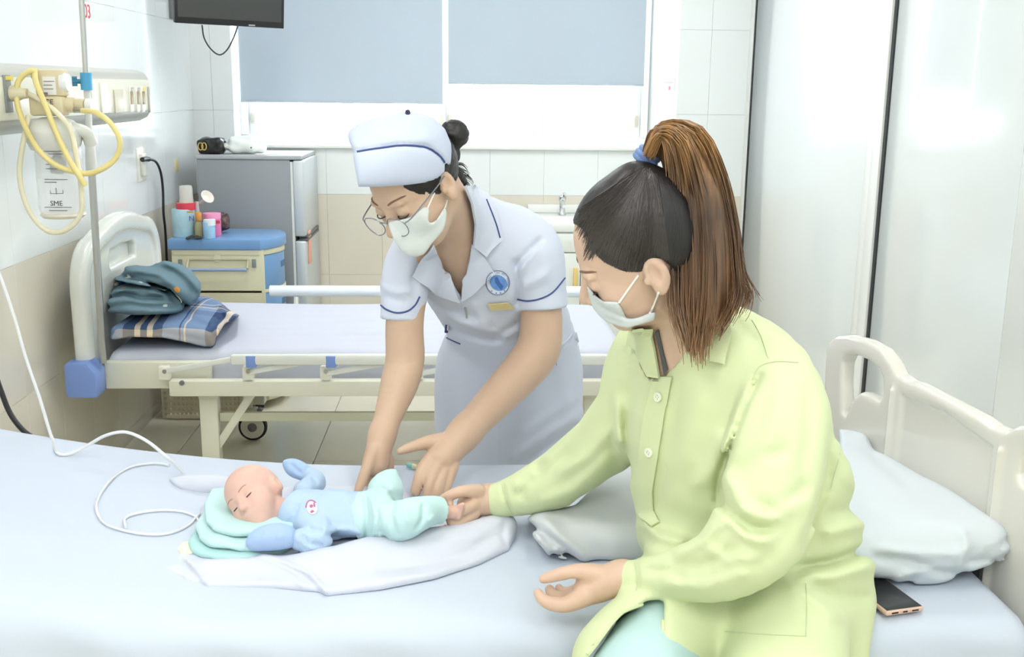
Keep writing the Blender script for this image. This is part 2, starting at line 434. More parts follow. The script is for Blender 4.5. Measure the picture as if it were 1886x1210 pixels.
# floor ------------------------------------------------------------
bm = box2(NB(), (LEFT-0.1, FRONT-0.1, -0.12), (RIGHT+0.1, BACK+0.3, -0.006))
floor = tag(obj('floor', bm, floor_grout, smooth=False), 'pale beige glossy floor tiles under the two beds', 'floor', kind='structure')
tile_me = tomesh('floor_tile_mesh', box(NB(), (0, 0, 0), (0.597, 0.597, 0.012), bev=0.0015, seg=1)); tile_me.materials.append(floor_mat)
tx0, ty0 = -0.66-0.6*2+0.3, 0.35
for i in range(6):
    for j in range(10):
        cx, cy = tx0+0.6*i, ty0+0.6*j
        if LEFT-0.28 < cx < RIGHT+0.28: link('tile', tile_me, None, floor, (cx, cy, -0.006))
bm = box2(NB(), (LEFT-0.1, FRONT-0.1, CEIL), (RIGHT+0.1, BACK+0.4, CEIL+0.1))
tag(obj('ceiling', bm, plaster, smooth=False), 'plain white ceiling above the ward', 'ceiling', kind='structure')
bm = box2(NB(), (LEFT-0.1, FRONT-0.1, -0.1), (RIGHT+0.1, FRONT, CEIL+0.1))
tag(obj('wall_front', bm, mat('front_wall', s2l(232, 236, 235), 0.4), smooth=False), 'plain pale wall behind the camera', 'wall', kind='structure')
# left wall ----------------------------------------------------------
bm = box2(NB(), (LEFT-0.12, FRONT-0.1, -0.1), (LEFT, BACK+0.3, CEIL+0.05))
wl = tag(obj('wall_left', bm, grout, smooth=False), 'left wall tiled white above and beige below', 'wall', kind='structure')
ROWS = [(-0.39, 0.06, 1), (0.06, 0.51, 1), (0.51, 0.96, 1), (0.96, 1.41, 0), (1.41, 1.86, 0), (1.86, 2.31, 0), (2.31, 2.76, 0), (2.76, 3.21, 0)]
def tile_me2(name, sx, sy, sz, material):
    me = tomesh(name, box(NB(), (0, 0, 0), (sx, sy, sz), bev=0.0004, seg=1)); me.materials.append(material); return me
TL = [tile_me2('wall_tile_mesh', 0.008, 0.2994, 0.4494, white_wall), tile_me2('wall_tile_beige_mesh', 0.008, 0.2994, 0.4494, beige_wall)]
for a, b, k in ROWS[1:7]+[(2.76, CEIL, 0)]:
    for j in range(20):
        cy = BACK-0.15-0.3*j
        if cy > 0.6: link('tile', TL[k], None, wl, (LEFT+0.002, cy, (a+b)/2))
# back wall with window opening ------------------------------------------
OX0, OX1, OZ0, OZ1 = -1.285, 1.13, 1.225, 2.55
bm = NB()
box2(bm, (LEFT-0.1, BACK, -0.1), (RIGHT+0.1, BACK+0.4, OZ0)); box2(bm, (LEFT-0.1, BACK, OZ1), (RIGHT+0.1, BACK+0.4, CEIL+0.05))
box2(bm, (LEFT-0.1, BACK, OZ0), (OX0, BACK+0.4, OZ1)); 
prism(bm, [(OX1, BACK), (RIGHT+0.1, BACK), (RIGHT+0.1, BACK+0.4), (OX1-0.13, BACK+0.4), (OX1-0.13, BACK+0.2)], 2, OZ0, OZ1)
wb = tag(obj('wall_back', bm, mat('back_wall_paint', s2l(234, 238, 238), 0.5), smooth=False), 'back wall with wide window above beige tile dado', 'wall', kind='structure')
TB = {}
def back_tile(x0, x1, z0, z1, k):
    key = (round(x1-x0, 3), round(z1-z0, 3), k)
    if key not in TB: TB[key] = tile_me2('wall_tile_mesh', x1-x0-0.001, 0.008, z1-z0-0.001, beige_wall if k else white_wall)
    link('tile', TB[key], None, wb, ((x0+x1)/2, BACK-0.002, (z0+z1)/2))
xs = [RIGHT-0.22-0.3*i for i in range(10)]; xs = [RIGHT]+xs+[LEFT]
for a, b, k in ROWS[1:7]+[(2.76, CEIL, 0)]:
    for x1, x0 in zip(xs, xs[1:]):
        if x1-x0 < 0.02: continue
        if b <= OZ0+0.001: back_tile(x0, x1, a, b, k)
        else:
            for (p, q) in ((x0, min(x1, OX0)), (max(x0, OX1), x1)):
                if q-p > 0.02: back_tile(p, q, a, b, k)
            p, q = max(x0, OX0), min(x1, OX1)
            if q-p > 0.02:
                if a < OZ0: back_tile(p, q, a, OZ0, k)
                if b > OZ1: back_tile(p, q, max(a, OZ1), b, k)
for nm, lo, hi, lb in (('baseboard_left', (LEFT-0.002, FRONT, 0), (LEFT+0.006, BACK, 0.0595), 'low beige tile skirting along left wall'), ('baseboard_back', (LEFT+0.006, BACK-0.006, 0), (RIGHT, BACK+0.002, 0.0595), 'low beige tile skirting along back wall')):
    tag(obj(nm, box2(NB(), lo, hi, 0.001), beige_wall), lb, 'skirting', kind='structure')
# window -----------------------------------------------------------------
win = thing('window_1', 'wide white aluminium sliding window on back wall below blinds', 'window', (-0.07, 6.1, OZ0), kind='structure')
bm = NB(); x0, x1 = OX0, OX1-0.13; y0, y1 = 6.06, 6.13
box2(bm, (x0, y0, OZ0), (x1, y1, OZ0+0.045), 0.003); box2(bm, (x0, y0, OZ1-0.05), (x1, y1, OZ1), 0.003)
box2(bm, (x0, y0+0.001, OZ0+0.046), (x0+0.04, y1, OZ1-0.051), 0.003); box2(bm, (x1-0.04, y0+0.001, OZ0+0.046), (x1, y1, OZ1-0.051), 0.003)
obj('window_frame', bm, alu, win)
glass = mat('window_glass', (0.95, 0.98, 1.0), 0.02, 0.5, trans=1.0, ior=1.01)
n = 4; wdt = (x1-x0-0.082)/n
for i in range(n):
    a = x0+0.041+wdt*i; b = a+wdt; yy = 6.085 if i % 2 else 6.105
    bm = NB()
    box2(bm, (a+0.042, yy-0.011, OZ0+0.048), (b-0.042, yy+0.011, OZ0+0.085), 0.002); box2(bm, (a+0.042, yy-0.011, OZ1-0.1), (b-0.042, yy+0.011, OZ1-0.052), 0.002)
    box2(bm, (a, yy-0.012, OZ0+0.047), (a+0.04, yy+0.012, OZ1-0.052), 0.002); box2(bm, (b-0.04, yy-0.012, OZ0+0.047), (b, yy+0.012, OZ1-0.052), 0.002)
    s = obj('sash', bm, alu, win)
    obj('pane', box2(NB(), (a+0.041, yy-0.002, OZ0+0.086), (b-0.041, yy+0.002, OZ1-0.101)), glass, s, smooth=False)
    lx = b-0.025 if i in (1, 3) else a+0.025
    obj('latch', box2(NB(), (lx-0.012, yy-0.03, OZ0+0.11), (lx+0.012, yy-0.0125, OZ0+0.17), 0.004), mat('latch_grey', s2l(205, 200, 185), 0.4), s)
bm = box2(NB(), (OX0-0.0, BACK-0.03, OZ0-0.014), (OX1-0.02, 6.07, OZ0+0.004), 0.004)
tag(obj('trim_1', bm, mat('sill_white', s2l(240, 241, 236), 0.3)), 'thin white window sill ledge on back wall', 'sill', kind='structure')
# blinds -------------------------------------------------------------------
def blind(x0, x1, zb, label):
    t = thing('roller_blind', label, 'blind', ((x0+x1)/2, 5.95, zb), group='blue grey roller blinds on the window')
    bm = NB(); n = 14; g = []
    for i in range(n+1):
        x = x0+(x1-x0)*i/n; dy = 0.003*math.sin(i*1.7)
        g.append([(x, 5.95+dy, zb), (x, 5.95+dy*0.7, zb+0.4), (x, 5.95, 2.5)])
    for dd in (0, 0.0025):
        vv = [[bm.verts.new((p[0], p[1]+dd, p[2])) for p in col] for col in g]
        for i in range(n):
            for j in range(2): bm.faces.new((vv[i][j], vv[i+1][j], vv[i+1][j+1], vv[i][j+1]))
    obj('fabric', bm, blind_mat, t)
    tb = NB(); tube(tb, [(x0, 5.951, zb), (x1, 5.951, zb)], 0.006, 8); obj('bottom_bar', tb, mat('blind_bar', s2l(186, 199, 210), 0.6), t)
    tb = NB(); tube(tb, [(x0-0.01, 5.96, 2.52), (x1+0.01, 5.96, 2.52)], 0.025, 12); obj('roller', tb, white_pl, t)
blind_mat = mat('blind_fabric', s2l(203, 215, 225), 0.85, 0.2, bump=0.15, bscale=300, var=0.02, vscale=2)
b_ = blind_mat.node_tree.nodes['Principled BSDF']
_nt = blind_mat.node_tree; _tr = _nt.nodes.new('ShaderNodeBsdfTranslucent'); _tr.inputs[0].default_value = (*s2l(160, 176, 192), 1)
_mx = _nt.nodes.new('ShaderNodeMixShader'); _mx.inputs[0].default_value = 0.15
_out = _nt.nodes['Material Output']; _nt.links.new(b_.outputs[0], _mx.inputs[1]); _nt.links.new(_tr.outputs[0], _mx.inputs[2]); _nt.links.new(_mx.outputs[0], _out.inputs[0])
blind(-1.255, -0.155, 1.458, 'blue grey roller blind on left half of window, hanging lower')
blind(-0.125, 0.952, 1.566, 'blue grey roller blind on right half of window, ending higher')
# right wall of glossy panels ------------------------------------------------
bm = box2(NB(), (RIGHT+0.012, FRONT-0.1, -0.1), (RIGHT+0.14, BACK+0.3, CEIL+0.05))
wr = tag(obj('wall_right', bm, black_rubber, smooth=False), 'right partition of glossy white panels with aluminium posts', 'wall', kind='structure')
def rpanel(name, ya, yb, material, dx=0.0, bev=0.002): obj(name, box2(NB(), (RIGHT-dx, ya, 0.0), (RIGHT+0.02, yb, CEIL), bev), material, wr)
rpanel('post', 5.835, 5.9, alu, 0.012); rpanel('panel', 4.075, 5.815, panel_mat)
rpanel('post', 3.985, 4.075, alu, 0.002); rpanel('post', 3.90, 3.983, alu, 0.014); rpanel('panel', 2.9, 3.875, panel_mat); rpanel('panel', 1.2, 2.898, panel_mat)
rpanel('gasket', 3.874, 3.898, black_rubber, 0.006, 0.001); rpanel('gasket', 5.816, 5.833, black_rubber, 0.006, 0.001); rpanel('post', 1.0, 1.18, alu, 0.014); rpanel('panel', -1.6, 0.985, panel_mat)
# ceiling lamps ----------------------------------------------------------------
lamp_on = mat('lamp_diffuser', (1, 1, 1), 0.5, emit=(1.0, 0.99, 0.96), estr=3.0)
for i, (lx, ly, _) in enumerate(LAMPS):
    t = thing('ceiling_lamp', 'long fluorescent ceiling lamp above the ward', 'lamp', (lx, ly, CEIL), group='fluorescent lamps on the ceiling')
    bm = NB(); box2(bm, (lx-0.15, ly-0.61, CEIL-0.04), (lx+0.15, ly+0.61, CEIL), 0.004); obj('housing', bm, white_pl, t)
    bm = NB(); box2(bm, (lx-0.13, ly-0.58, CEIL-0.06), (lx+0.13, ly+0.58, CEIL-0.041), 0.004); obj('diffuser', bm, lamp_on, t)
# ================================================================== furniture
bed_cream = mat('bed_cream_steel', s2l(222, 222, 204), 0.4, 0.5)
bed_abs = mat('bed_abs_white', s2l(226, 229, 222), 0.18, 0.5, coat=0.4)
bed_abs2 = mat('footboard_abs', s2l(222, 219, 210), 0.2, 0.5, coat=0.4)
bed_blue = mat('bed_blue_plastic', s2l(124, 152, 214), 0.35)
sheet_mat = mat('white_sheet', s2l(200, 204, 218), 0.85, 0.2, bump=0.1, bscale=500)
sheet_mat2 = mat('blue_white_sheet', s2l(198, 207, 221), 0.85, 0.2, bump=0.08, bscale=500)
chrome = mat('chrome', s2l(210, 212, 212), 0.18, metal=1.0)
steel = mat('brushed_steel', s2l(190, 190, 186), 0.3, metal=1.0)
grey_pl = mat('grey_plastic', s2l(120, 122, 122), 0.5)
black_pl = mat('black_plastic', s2l(28, 29, 31), 0.4)
def mattress(name, material, parent, x0, x1, y0, y1, z0, z1, rad, top=lambda x, y: 0.0, nx=80, ny=40, side=lambda x, s: 0.0, skirt=0.0):
    """soft slab with rounded edges; top() lifts the upper face, side() pushes the near side"""
    bm = NB(); sec = []
    for i in range(nx+1):
        x = x0+(x1-x0)*i/nx; ex = min(x-x0, x1-x); sink = rad*(1-math.sqrt(max(0, 1-(1-min(1, ex/rad))**2))) if ex < rad else 0
        prof = []
        prof.append((y0, z0-skirt)); 
        for k in range(7):
            prof.append((y0, z0-skirt+(z1-rad-z0+skirt)*(k+1)/7))
        for k in range(1, 7):
            a = math.pi/2*k/6; prof.append((y0+rad*(1-math.cos(a)), z1-rad+rad*math.sin(a)))
        for k in range(1, ny): prof.append((y0+rad+(y1-y0-2*rad)*k/ny, z1))
        for k in range(0, 7):
            a = math.pi/2*k/6; prof.append((y1-rad+rad*math.sin(a), z1-rad+rad*math.cos(a)))
        prof.append((y1, z0))
        row = []
        for (y, z) in prof:
            f = (z-z0)/(z1-z0); zz = z+top(x, y)*max(0, f)-sink*max(0, f)
            yy = y-(side(x, z) if y < y0+rad else 0)
            row.append(bm.verts.new((x, yy, zz)))
        sec.append(row)
    for A, B in zip(sec, sec[1:]):
        for k in range(len(A)): 
            k2 = (k+1) % len(A); bm.faces.new((A[k], A[k2], B[k2], B[k]))
    bm.faces.new(sec[0]); bm.faces.new(sec[-1])
    return obj(name, bm, material, parent, angle=70)
# ---- far bed -----------------------------------------------------------------
fb = thing('hospital_bed', 'far empty hospital bed with white sheet and cream steel frame', 'bed', (-0.35, 4.25, 0), group='hospital beds')
def ftop(x, y):
    v = 0.0
    for i, (a, b, yy, am) in enumerate(FT): v += am*math.exp(-((y-(yy+0.10*(x-a)))/0.02)**2)*max(0, min(1, (x-a)*6, (b-x)*6))
    return v + 0.004*math.sin(5*x+3*y)
FT = [(-0.55, 0.1, 4.0+0.085*i+0.02*math.sin(i*2.3), 0.007+0.004*math.sin(i*1.9)) for i in range(8)]+[(-0.9, -0.3, 4.06+0.12*i, 0.006) for i in range(5)]
mattress('mattress', sheet_mat, fb, -1.345, 0.60, 3.81, 4.74, 0.475, 0.588, 0.045, ftop, side=lambda x, z: 0.006*math.sin(22*x+8*z)+0.004*math.sin(47*x))
# headboard moulded
yy0, yy1 = 3.70, 4.66
def board_poly(y0, y1, z0, z1, r, bow=0.03, n=8):
    p = [(y0, z0), (y1, z0)]
    for k in range(n+1): a = math.pi/2*k/n; p.append((y1-r+r*math.cos(a), z1-r+r*math.sin(a)))
    for k in range(1, n): t = k/n; p.append((y1-r+(y0+r-(y1-r))*t, z1+bow*math.sin(math.pi*t)))
    for k in range(n+1): a = math.pi/2+math.pi/2*k/n; p.append((y0+r+r*math.cos(a), z1-r+r*math.sin(a)))
    return p
S = SDF()
S.add(plate(board_poly(yy0, yy1, 0.50, 1.005, 0.17, 0.05), 0, -1.415, -1.355, 0.022), 0.0)
S.sub(plate(board_poly(yy0+0.07, yy1-0.07, 0.40, 0.945, 0.12, 0.04), 0, -1.372, -1.30, 0.01), 0.008)
S.sub(plate([(y, z) for y, z in board_poly(4.03, 4.34, 0.86, 0.925, 0.03, 0.005)], 0, -1.45, -1.30, 0.01), 0.01)
hb = obj('headboard', S.mesh('headboard', 0.008), bed_abs, fb)
for a in (0.58, 0.62): pass
obj('handle_recess', box2(NB(), (-1.402, 4.04, 0.855), (-1.398, 4.33, 0.925), 0.001), mat('recess_white', s2l(225, 228, 222), 0.3), hb)
def corner_bumper(x0, x1, y0, y1, z0, z1, parent):
    bm = NB(); c = 0.03; prism(bm, [(x0, z0+0.01), (x0+0.01, z0), (x1-0.005, z0), (x1, z0+0.01), (x1, z1-c-0.01), (x1-c, z1), (x0+0.01, z1), (x0, z1-0.01)], 1, y0, y1, 0.008)
    obj('corner_bumper', bm, bed_blue, parent)
corner_bumper(-1.435, -1.325, 3.655, 3.76, 0.455, 0.583, fb); corner_bumper(-1.435, -1.325, 4.62, 4.72, 0.455, 0.583, fb)
def fbox(name, lo, hi, material=bed_cream, bev=0.004, parent=fb): return obj(name, box2(NB(), lo, hi, bev), material, parent)
fbox('frame_beam', (-1.33, 3.76, 0.46), (-0.95, 3.80, 0.56)); fbox('side_rail', (-1.085, 3.70, 0.448), (0.62, 3.745, 0.505))
fbox('side_rail', (-1.33, 4.70, 0.46), (0.62, 4.75, 0.55)); fbox('cross_beam', (-1.0, 3.76, 0.42), (-0.93, 4.72, 0.47)); fbox('cross_beam', (0.42, 3.76, 0.42), (0.49, 4.72, 0.47))
fbox('deck', (-1.33, 3.80, 0.462), (0.60, 4.72, 0.476), mat('deck_grey', s2l(196, 198, 190), 0.5))
def bar(name, a, b, wy, wz, material, parent=fb):
    a = np.array(a, float); b = np.array(b, float); d = b-a; L = np.linalg.norm(d); x = d/L; y = np.array([0, 1.0, 0]); z = np.cross(x, y)
    R = Matrix([[x[i], y[i], z[i]] for i in range(3)]); return obj(name, box(NB(), (a+b)/2, (L, wy, wz), R, 0.004), material, parent)
for y in (3.80, 4.66):
    fbox('leg', (-1.0, y-0.028, 0.13), (-0.935, y+0.03, 0.449)); fbox('leg', (0.425, y-0.028, 0.13), (0.49, y+0.03, 0.449))
    bar('brace', (-0.80, y, 0.445), (-0.95, y, 0.22), 0.026, 0.03, bed_cream); bar('brace', (0.30, y, 0.445), (0.45, y, 0.22), 0.026, 0.03, bed_cream)
    fbox('stretcher', (-0.933, y-0.012, 0.325), (0.424, y+0.012, 0.358), mat('stretcher_olive', s2l(196, 195, 172), 0.4))
# folded guard rail on the near side
gr = fbox('guard_rail', (-0.855, 3.665, 0.572), (0.56, 3.70, 0.612), bed_abs, 0.012)
for a, b in (((300, 684), (466, 655)), ((455, 686), (613, 658)), ((600, 688), (765, 660)), ((760, 690), (930, 662)), ((930, 690), (1090, 664))):
    bar('link_bar', W(*a, 3.69), W(*b, 3.69), 0.012, 0.02, bed_abs, gr)
for px in (303, 457, 600, 770, 930): p = W(px, 687, 3.70); fbx = fbox('bracket', p-V(0.02, 0.012, 0.024), p+V(0.02, 0.02, 0.026), mat('bracket_cream', s2l(230, 229, 215), 0.35), 0.006, gr)
for px in (463, 610, 770): p = W(px, 665, 3.68); fbox('clip', p-V(0.018, 0.016, 0.022), p+V(0.018, 0.016, 0.022), bed_blue, 0.004, gr)
for px in (303, 457, 600): p = W(px, 684, 3.685); bm = NB(); lathe(bm, [(0.008, -0.004), (0.008, 0.004)], p, 10, rot_to((0, -1, 0))); obj('bolt', bm, steel, gr)
p = W(335, 705, 3.697); bm = NB(); lathe(bm, [(0.009, -0.004), (0.009, 0.005), (0.004, 0.005)], p, 12, rot_to((0, -1, 0))); obj('bolt', bm, grey_pl, fb)
bm = NB(); tube(bm, [(-0.92, 4.80, 0.625), (0.56, 4.80, 0.625)], 0.026, 12); obj('guard_rail', bm, mat('rail_blue_white', s2l(228, 236, 242), 0.3), fb)
for x in (-0.8, -0.2, 0.4): bm = NB(); tube(bm, [(x, 4.79, 0.6), (x, 4.76, 0.48)], 0.012, 8); obj('rail_post', bm, bed_abs, fb)
def caster(x, y, parent):
    c = obj('caster', lathe(NB(), [(0.05, -0.016), (0.062, -0.012), (0.064, 0), (0.062, 0.012), (0.05, 0.016)], (x, y, 0.064), 28, rot_to((0, -1, 0))), black_rubber, parent)
    obj('wheel_disc', lathe(NB(), [(0.002, -0.019), (0.05, -0.0185), (0.053, -0.014), (0.053, 0.014), (0.05, 0.0185), (0.002, 0.019)], (x, y, 0.064), 28, rot_to((0, -1, 0))), mat('wheel_cream', s2l(226, 222, 204), 0.4), c)
    obj('hub_cap', lathe(NB(), [(0.002, 0.024), (0.016, 0.023), (0.022, 0.018), (0.022, 0.012)], (x, y, 0.064), 18, rot_to((0, -1, 0))), grey_pl, c)
    bm = NB(); box2(bm, (x-0.03, y-0.028, 0.10), (x+0.025, y+0.028, 0.15), 0.008); box2(bm, (x-0.012, y+0.019, 0.05), (x+0.012, y+0.028, 0.13), 0.003)
    tube(bm, [(x-0.01, y, 0.14), (x-0.01, y, 0.3)], 0.014, 10); obj('fork', bm, mat('fork_cream', s2l(205, 203, 185), 0.4), c)
    obj('brake_pedal', prism(NB(), [(x-0.01, 0.135), (x+0.035, 0.15), (x+0.05, 0.143), (x+0.03, 0.128), (x, 0.12)], 1, y-0.018, y+0.018, 0.002), grey_pl, c)
p = atz(466, 785, 0.064); caster(p[0], p[1], fb); caster(0.42, p[1], fb); caster(p[0], 3.83, fb); caster(0.42, 3.83, fb)
# ---- near bed -------------------------------------------------------------------
nb = thing('hospital_bed', 'near hospital bed with pale blue sheet where the baby lies', 'bed', (-0.15, 2.2, 0), group='hospital beds')
def ntop(x, y):
    h = 0.10*max(0, (-0.25-x)/0.95)**2
    for a, b, yy, sl, am, wd in NT: h += am*math.exp(-((y-(yy+sl*(x-a)))/wd)**2)*max(0, min(1, (x-a)*5, (b-x)*5))
    return h+0.0025*math.sin(4*x+2.1)*math.sin(9*y)
NT = [(-1.2, -0.2, 2.05, 0.05, 0.003, 0.05), (-1.2, 0.1, 1.88, -0.02, 0.003, 0.06), (-1.1, -0.5, 2.4, 0.12, 0.004, 0.03), (-0.2, 0.5, 1.84, 0.05, 0.003, 0.04),
      (0.05, 0.6, 1.98, 0.15, 0.004, 0.03), (-1.25, -0.7, 2.2, -0.2, 0.003, 0.02), (0.7, 1.0, 1.86, -0.1, 0.003, 0.03)]
mattress('mattress', sheet_mat2, nb, -1.36, 1.06, 1.755, 2.655, 0.46, 0.585, 0.045, ntop, nx=130, ny=60, side=lambda x, z: 0.006*math.sin(9*x)+0.004*math.sin(23*x+30*z), skirt=0.12)
fbox('side_rail', (-1.36, 1.80, 0.36), (1.06, 1.85, 0.45), parent=nb); fbox('side_rail', (-1.36, 2.58, 0.36), (1.06, 2.63, 0.45), parent=nb)
for x in (-1.0, 0.75):
    for y in (1.83, 2.60): fbox('leg', (x-0.03, y-0.03, 0), (x+0.03, y+0.03, 0.40), parent=nb)
# footboard: traced on its own (slightly skewed) plane, meshed flat and turned into place
fo = V(1.10, 1.9, 0.0); fdir = nrm(V(-0.11, 1.0, 0)); fnor = V(fdir[1], -fdir[0], 0)   # fnor points away from the bed
def onfoot(px, py):
    d = ray(px, py); t = ((fo-CAM)@fnor)/(d@fnor); q = CAM+d*t; return ((q-fo)@fdir, q[2])
edge = [(1530, 905), (1528, 800), (1529, 700), (1531, 650), (1536, 628), (1550, 618), (1572, 617), (1605, 625), (1635, 642), (1652, 664), (1664, 688), (1682, 700), (1700, 705), (1760, 738), (1825, 774), (1836, 778)]
E1 = [onfoot(*p) for p in edge]
smid = (onfoot(1682, 700)[0]+onfoot(1840, 780)[0])/2                                                # mirror line of the board (half way along its width)
far_s = max(p[0] for p in E1); mid = [p for p in E1]
half_w = far_s-smid
poly = [(p[0], p[1]) for p in E1 if p[0] > smid]
poly = [(far_s-0.01, 0.42)]+poly; mirror = [(2*smid-a, b) for a, b in reversed(poly)]; poly = poly+mirror
hole = [onfoot(*p) for p in [(1563, 760), (1561, 700), (1563, 668), (1570, 655), (1585, 653), (1612, 664), (1632, 680), (1638, 696), (1638, 728), (1632, 738), (1615, 728), (1598, 721), (1585, 730), (1576, 745), (1570, 765)]]
hole_m = [(2*smid-a, b) for a, b in hole]
S = SDF(); S.add(plate(poly, 0, -0.02, 0.022, 0.014), 0)
S.sub(plate(hole, 0, -0.1, 0.1, 0.0), 0.012); S.sub(plate(hole_m, 0, -0.1, 0.1, 0.0), 0.012)
r0, r1 = onfoot(1660, 720)[0], onfoot(1674, 720)[0]
zt = onfoot(1667, 716)[1]
inner = [(r1+0.0, 0.40), (r1, onfoot(1674, 712)[1]-0.02), (smid, onfoot(1760, 750)[1]-0.012), (2*smid-r1, onfoot(1674, 712)[1]-0.02), (2*smid-r1, 0.40)]
S.sub(plate(inner, 0, -0.05, -0.012, 0.004), 0.006)
for q in (r0, 2*smid-r0): S.add(plate([(q-0.008, 0.42), (q+0.008, 0.42), (q+0.008, zt), (q-0.008, zt)], 0, -0.03, 0.0, 0.006), 0.006)
me = S.mesh('footboard', 0.006, 1)
M = Matrix([[fnor[0], fdir[0], 0, fo[0]], [fnor[1], fdir[1], 0, fo[1]], [0, 0, 1, 0], [0, 0, 0, 1]]); me.transform(M)
obj('footboard', me, bed_abs2, nb)
bm = NB(); box2(bm, (-1.42, 1.72, 0.40), (-1.37, 2.70, 0.78), 0.02, 3); obj('headboard', bm, bed_abs2, nb)

# ---- bedside cabinet -------------------------------------------------------------
cb_cream = mat('cabinet_cream', s2l(220, 216, 186), 0.4); cb_blue = mat('cabinet_blue', s2l(116, 158, 204), 0.3, var=0.03, vscale=10)
cx0, cx1, cy0, cy1, ctz = -1.42, -0.905, 4.97, 5.36, 0.838
cab = thing('bedside_cabinet', 'cream bedside cabinet with blue top and towel bar', 'cabinet', ((cx0+cx1)/2, 5.2, 0))
def front_poly(x0, x1, y0, y1, bow):
    p = [(x0, y0), (x1-bow, y0)]
    for k in range(1, 9): t = k/9; p.append((x1-bow+bow*math.sin(math.pi*t)**0.7, y0+(y1-y0)*t))
    return p+[(x1-bow, y1), (x0, y1)]
obj('body', prism(NB(), [(cx0+0.012, cy0+0.012), (cx1-0.075, cy0+0.012), (cx1-0.075, cy1-0.01), (cx0+0.012, cy1-0.01)], 2, 0.05, ctz-0.05, 0.004), cb_cream, cab)
obj('top', prism(NB(), front_poly(cx0, cx1, cy0, cy1, 0.085), 2, ctz-0.052, ctz, 0.008), cb_blue, cab)
obj('edge_band', prism(NB(), front_poly(cx0+0.02, cx1-0.008, cy0+0.008, cy1-0.008, 0.085), 2, ctz-0.078, ctz-0.052, 0.003), cb_cream, cab)
for z1, z0 in ((ctz-0.08, ctz-0.245), (ctz-0.262, ctz-0.52), (ctz-0.53, 0.06)):
    d = obj('drawer', prism(NB(), front_poly(cx0+0.1, cx1-0.012, cy0+0.014, cy1-0.014, 0.08), 2, z0, z1, 0.004), cb_blue, cab)
    obj('trim_band', prism(NB(), front_poly(cx0+0.1, cx1-0.008, cy0+0.012, cy1-0.012, 0.082), 2, z0-0.016, z0, 0.003), cb_cream, d)
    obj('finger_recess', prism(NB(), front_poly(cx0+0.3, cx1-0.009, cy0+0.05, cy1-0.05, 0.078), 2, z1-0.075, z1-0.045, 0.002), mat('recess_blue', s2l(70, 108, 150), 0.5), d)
yb = cy0+0.01
def cp(px, py): return W(px, py, yb)
a, b = cp(347, 478), cp(458, 495); bm = NB()
tube(bm, spline([cp(347, 493)-V(0, 0.03, 0), cp(347, 480)-V(0, 0.004, 0), cp(352, 478), cp(400, 478), cp(452, 478), cp(457, 481)-V(0, 0.004, 0), cp(457, 493)-V(0, 0.03, 0)], 6), 0.006, 8); obj('towel_bar', bm, mat('bar_olive', s2l(186, 180, 150), 0.35), cab)
bm = NB(); tube(bm, [cp(345, 495)-V(0, 0.03, 0), cp(457, 495)-V(0, 0.03, 0)], 0.008, 10); obj('towel_rod', bm, mat('rod_blue', s2l(150, 172, 204), 0.3), cab)
for px in (332, 468): p = cp(px, 485); obj('slot', box2(NB(), p-V(0.01, 0.004, 0.02), p+V(0.01, 0.003, 0.02), 0.003), mat('slot_grey', s2l(128, 140, 140), 0.5), cab)
p = cp(400, 476); obj('emblem', lathe(NB(), [(0.001, 0.004), (0.018, 0.003), (0.02, 0)], p, 16, rot_to((0, -1, 0))), cb_cream, cab)
for x in (cx0+0.05, cx1-0.13):
    for y in (cy0+0.05, cy1-0.05): obj('foot', lathe(NB(), [(0.02, 0), (0.022, 0.02), (0.012, 0.05)], (x, y, 0), 14), black_pl, cab)
# ---- refrigerator ----------------------------------------------------------------
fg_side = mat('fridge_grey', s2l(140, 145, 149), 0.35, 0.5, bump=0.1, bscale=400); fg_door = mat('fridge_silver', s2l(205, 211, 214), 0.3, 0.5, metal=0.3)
fx0, fx1, fy0, fy1, fz = -1.375, -0.91, 5.40, 5.87, 1.20
fr = thing('refrigerator', 'small two door grey refrigerator in corner behind the cabinet', 'refrigerator', (-1.1, 5.5, 0))
obj('body', box2(NB(), (fx0, fy0, 0.04), (fx1, fy1, fz-0.02), 0.006), fg_side, fr)
obj('top', box2(NB(), (fx0-0.003, fy0-0.004, fz-0.02), (fx1+0.06, fy1, fz), 0.004), mat('fridge_top', s2l(170, 174, 176), 0.4), fr)
zs = W(545, 440, 5.40)[2]
obj('gasket', box2(NB(), (fx1, fy0+0.006, 0.06), (fx1+0.012, fy1-0.006, fz-0.03)), mat('gasket_white', s2l(226, 230, 226), 0.6), fr)
for a, b, h in ((zs+0.012, fz-0.022, 0), (0.06, zs-0.012, 1)):
    d = obj('door', box2(NB(), (fx1+0.012, fy0, a), (fx1+0.068, fy1, b), 0.01, 3), fg_door, fr)
    obj('handle', box2(NB(), (fx1+0.03, fy0+0.02, (a-0.01) if h == 0 else b-0.004), (fx1+0.075, fy1-0.05, (a+0.006) if h == 0 else b+0.012), 0.003), mat('fridge_handle', s2l(90, 94, 96), 0.4), d)
for x in (fx0+0.05, fx1-0.05):
    for y in (fy0+0.05, fy1-0.05): obj('foot', lathe(NB(), [(0.018, 0), (0.018, 0.045)], (x, y, 0), 12), black_pl, fr)
p = W(556, 478, 5.38)
st = tag(obj('sticker', box2(NB(), (fx1+0.0682, 5.46, 0.64), (fx1+0.0745, 5.54, 0.81), 0.002), mat('sticker_orange', s2l(240, 180, 155), 0.5)), 'small pale orange sticker on refrigerator lower door', 'sticker')
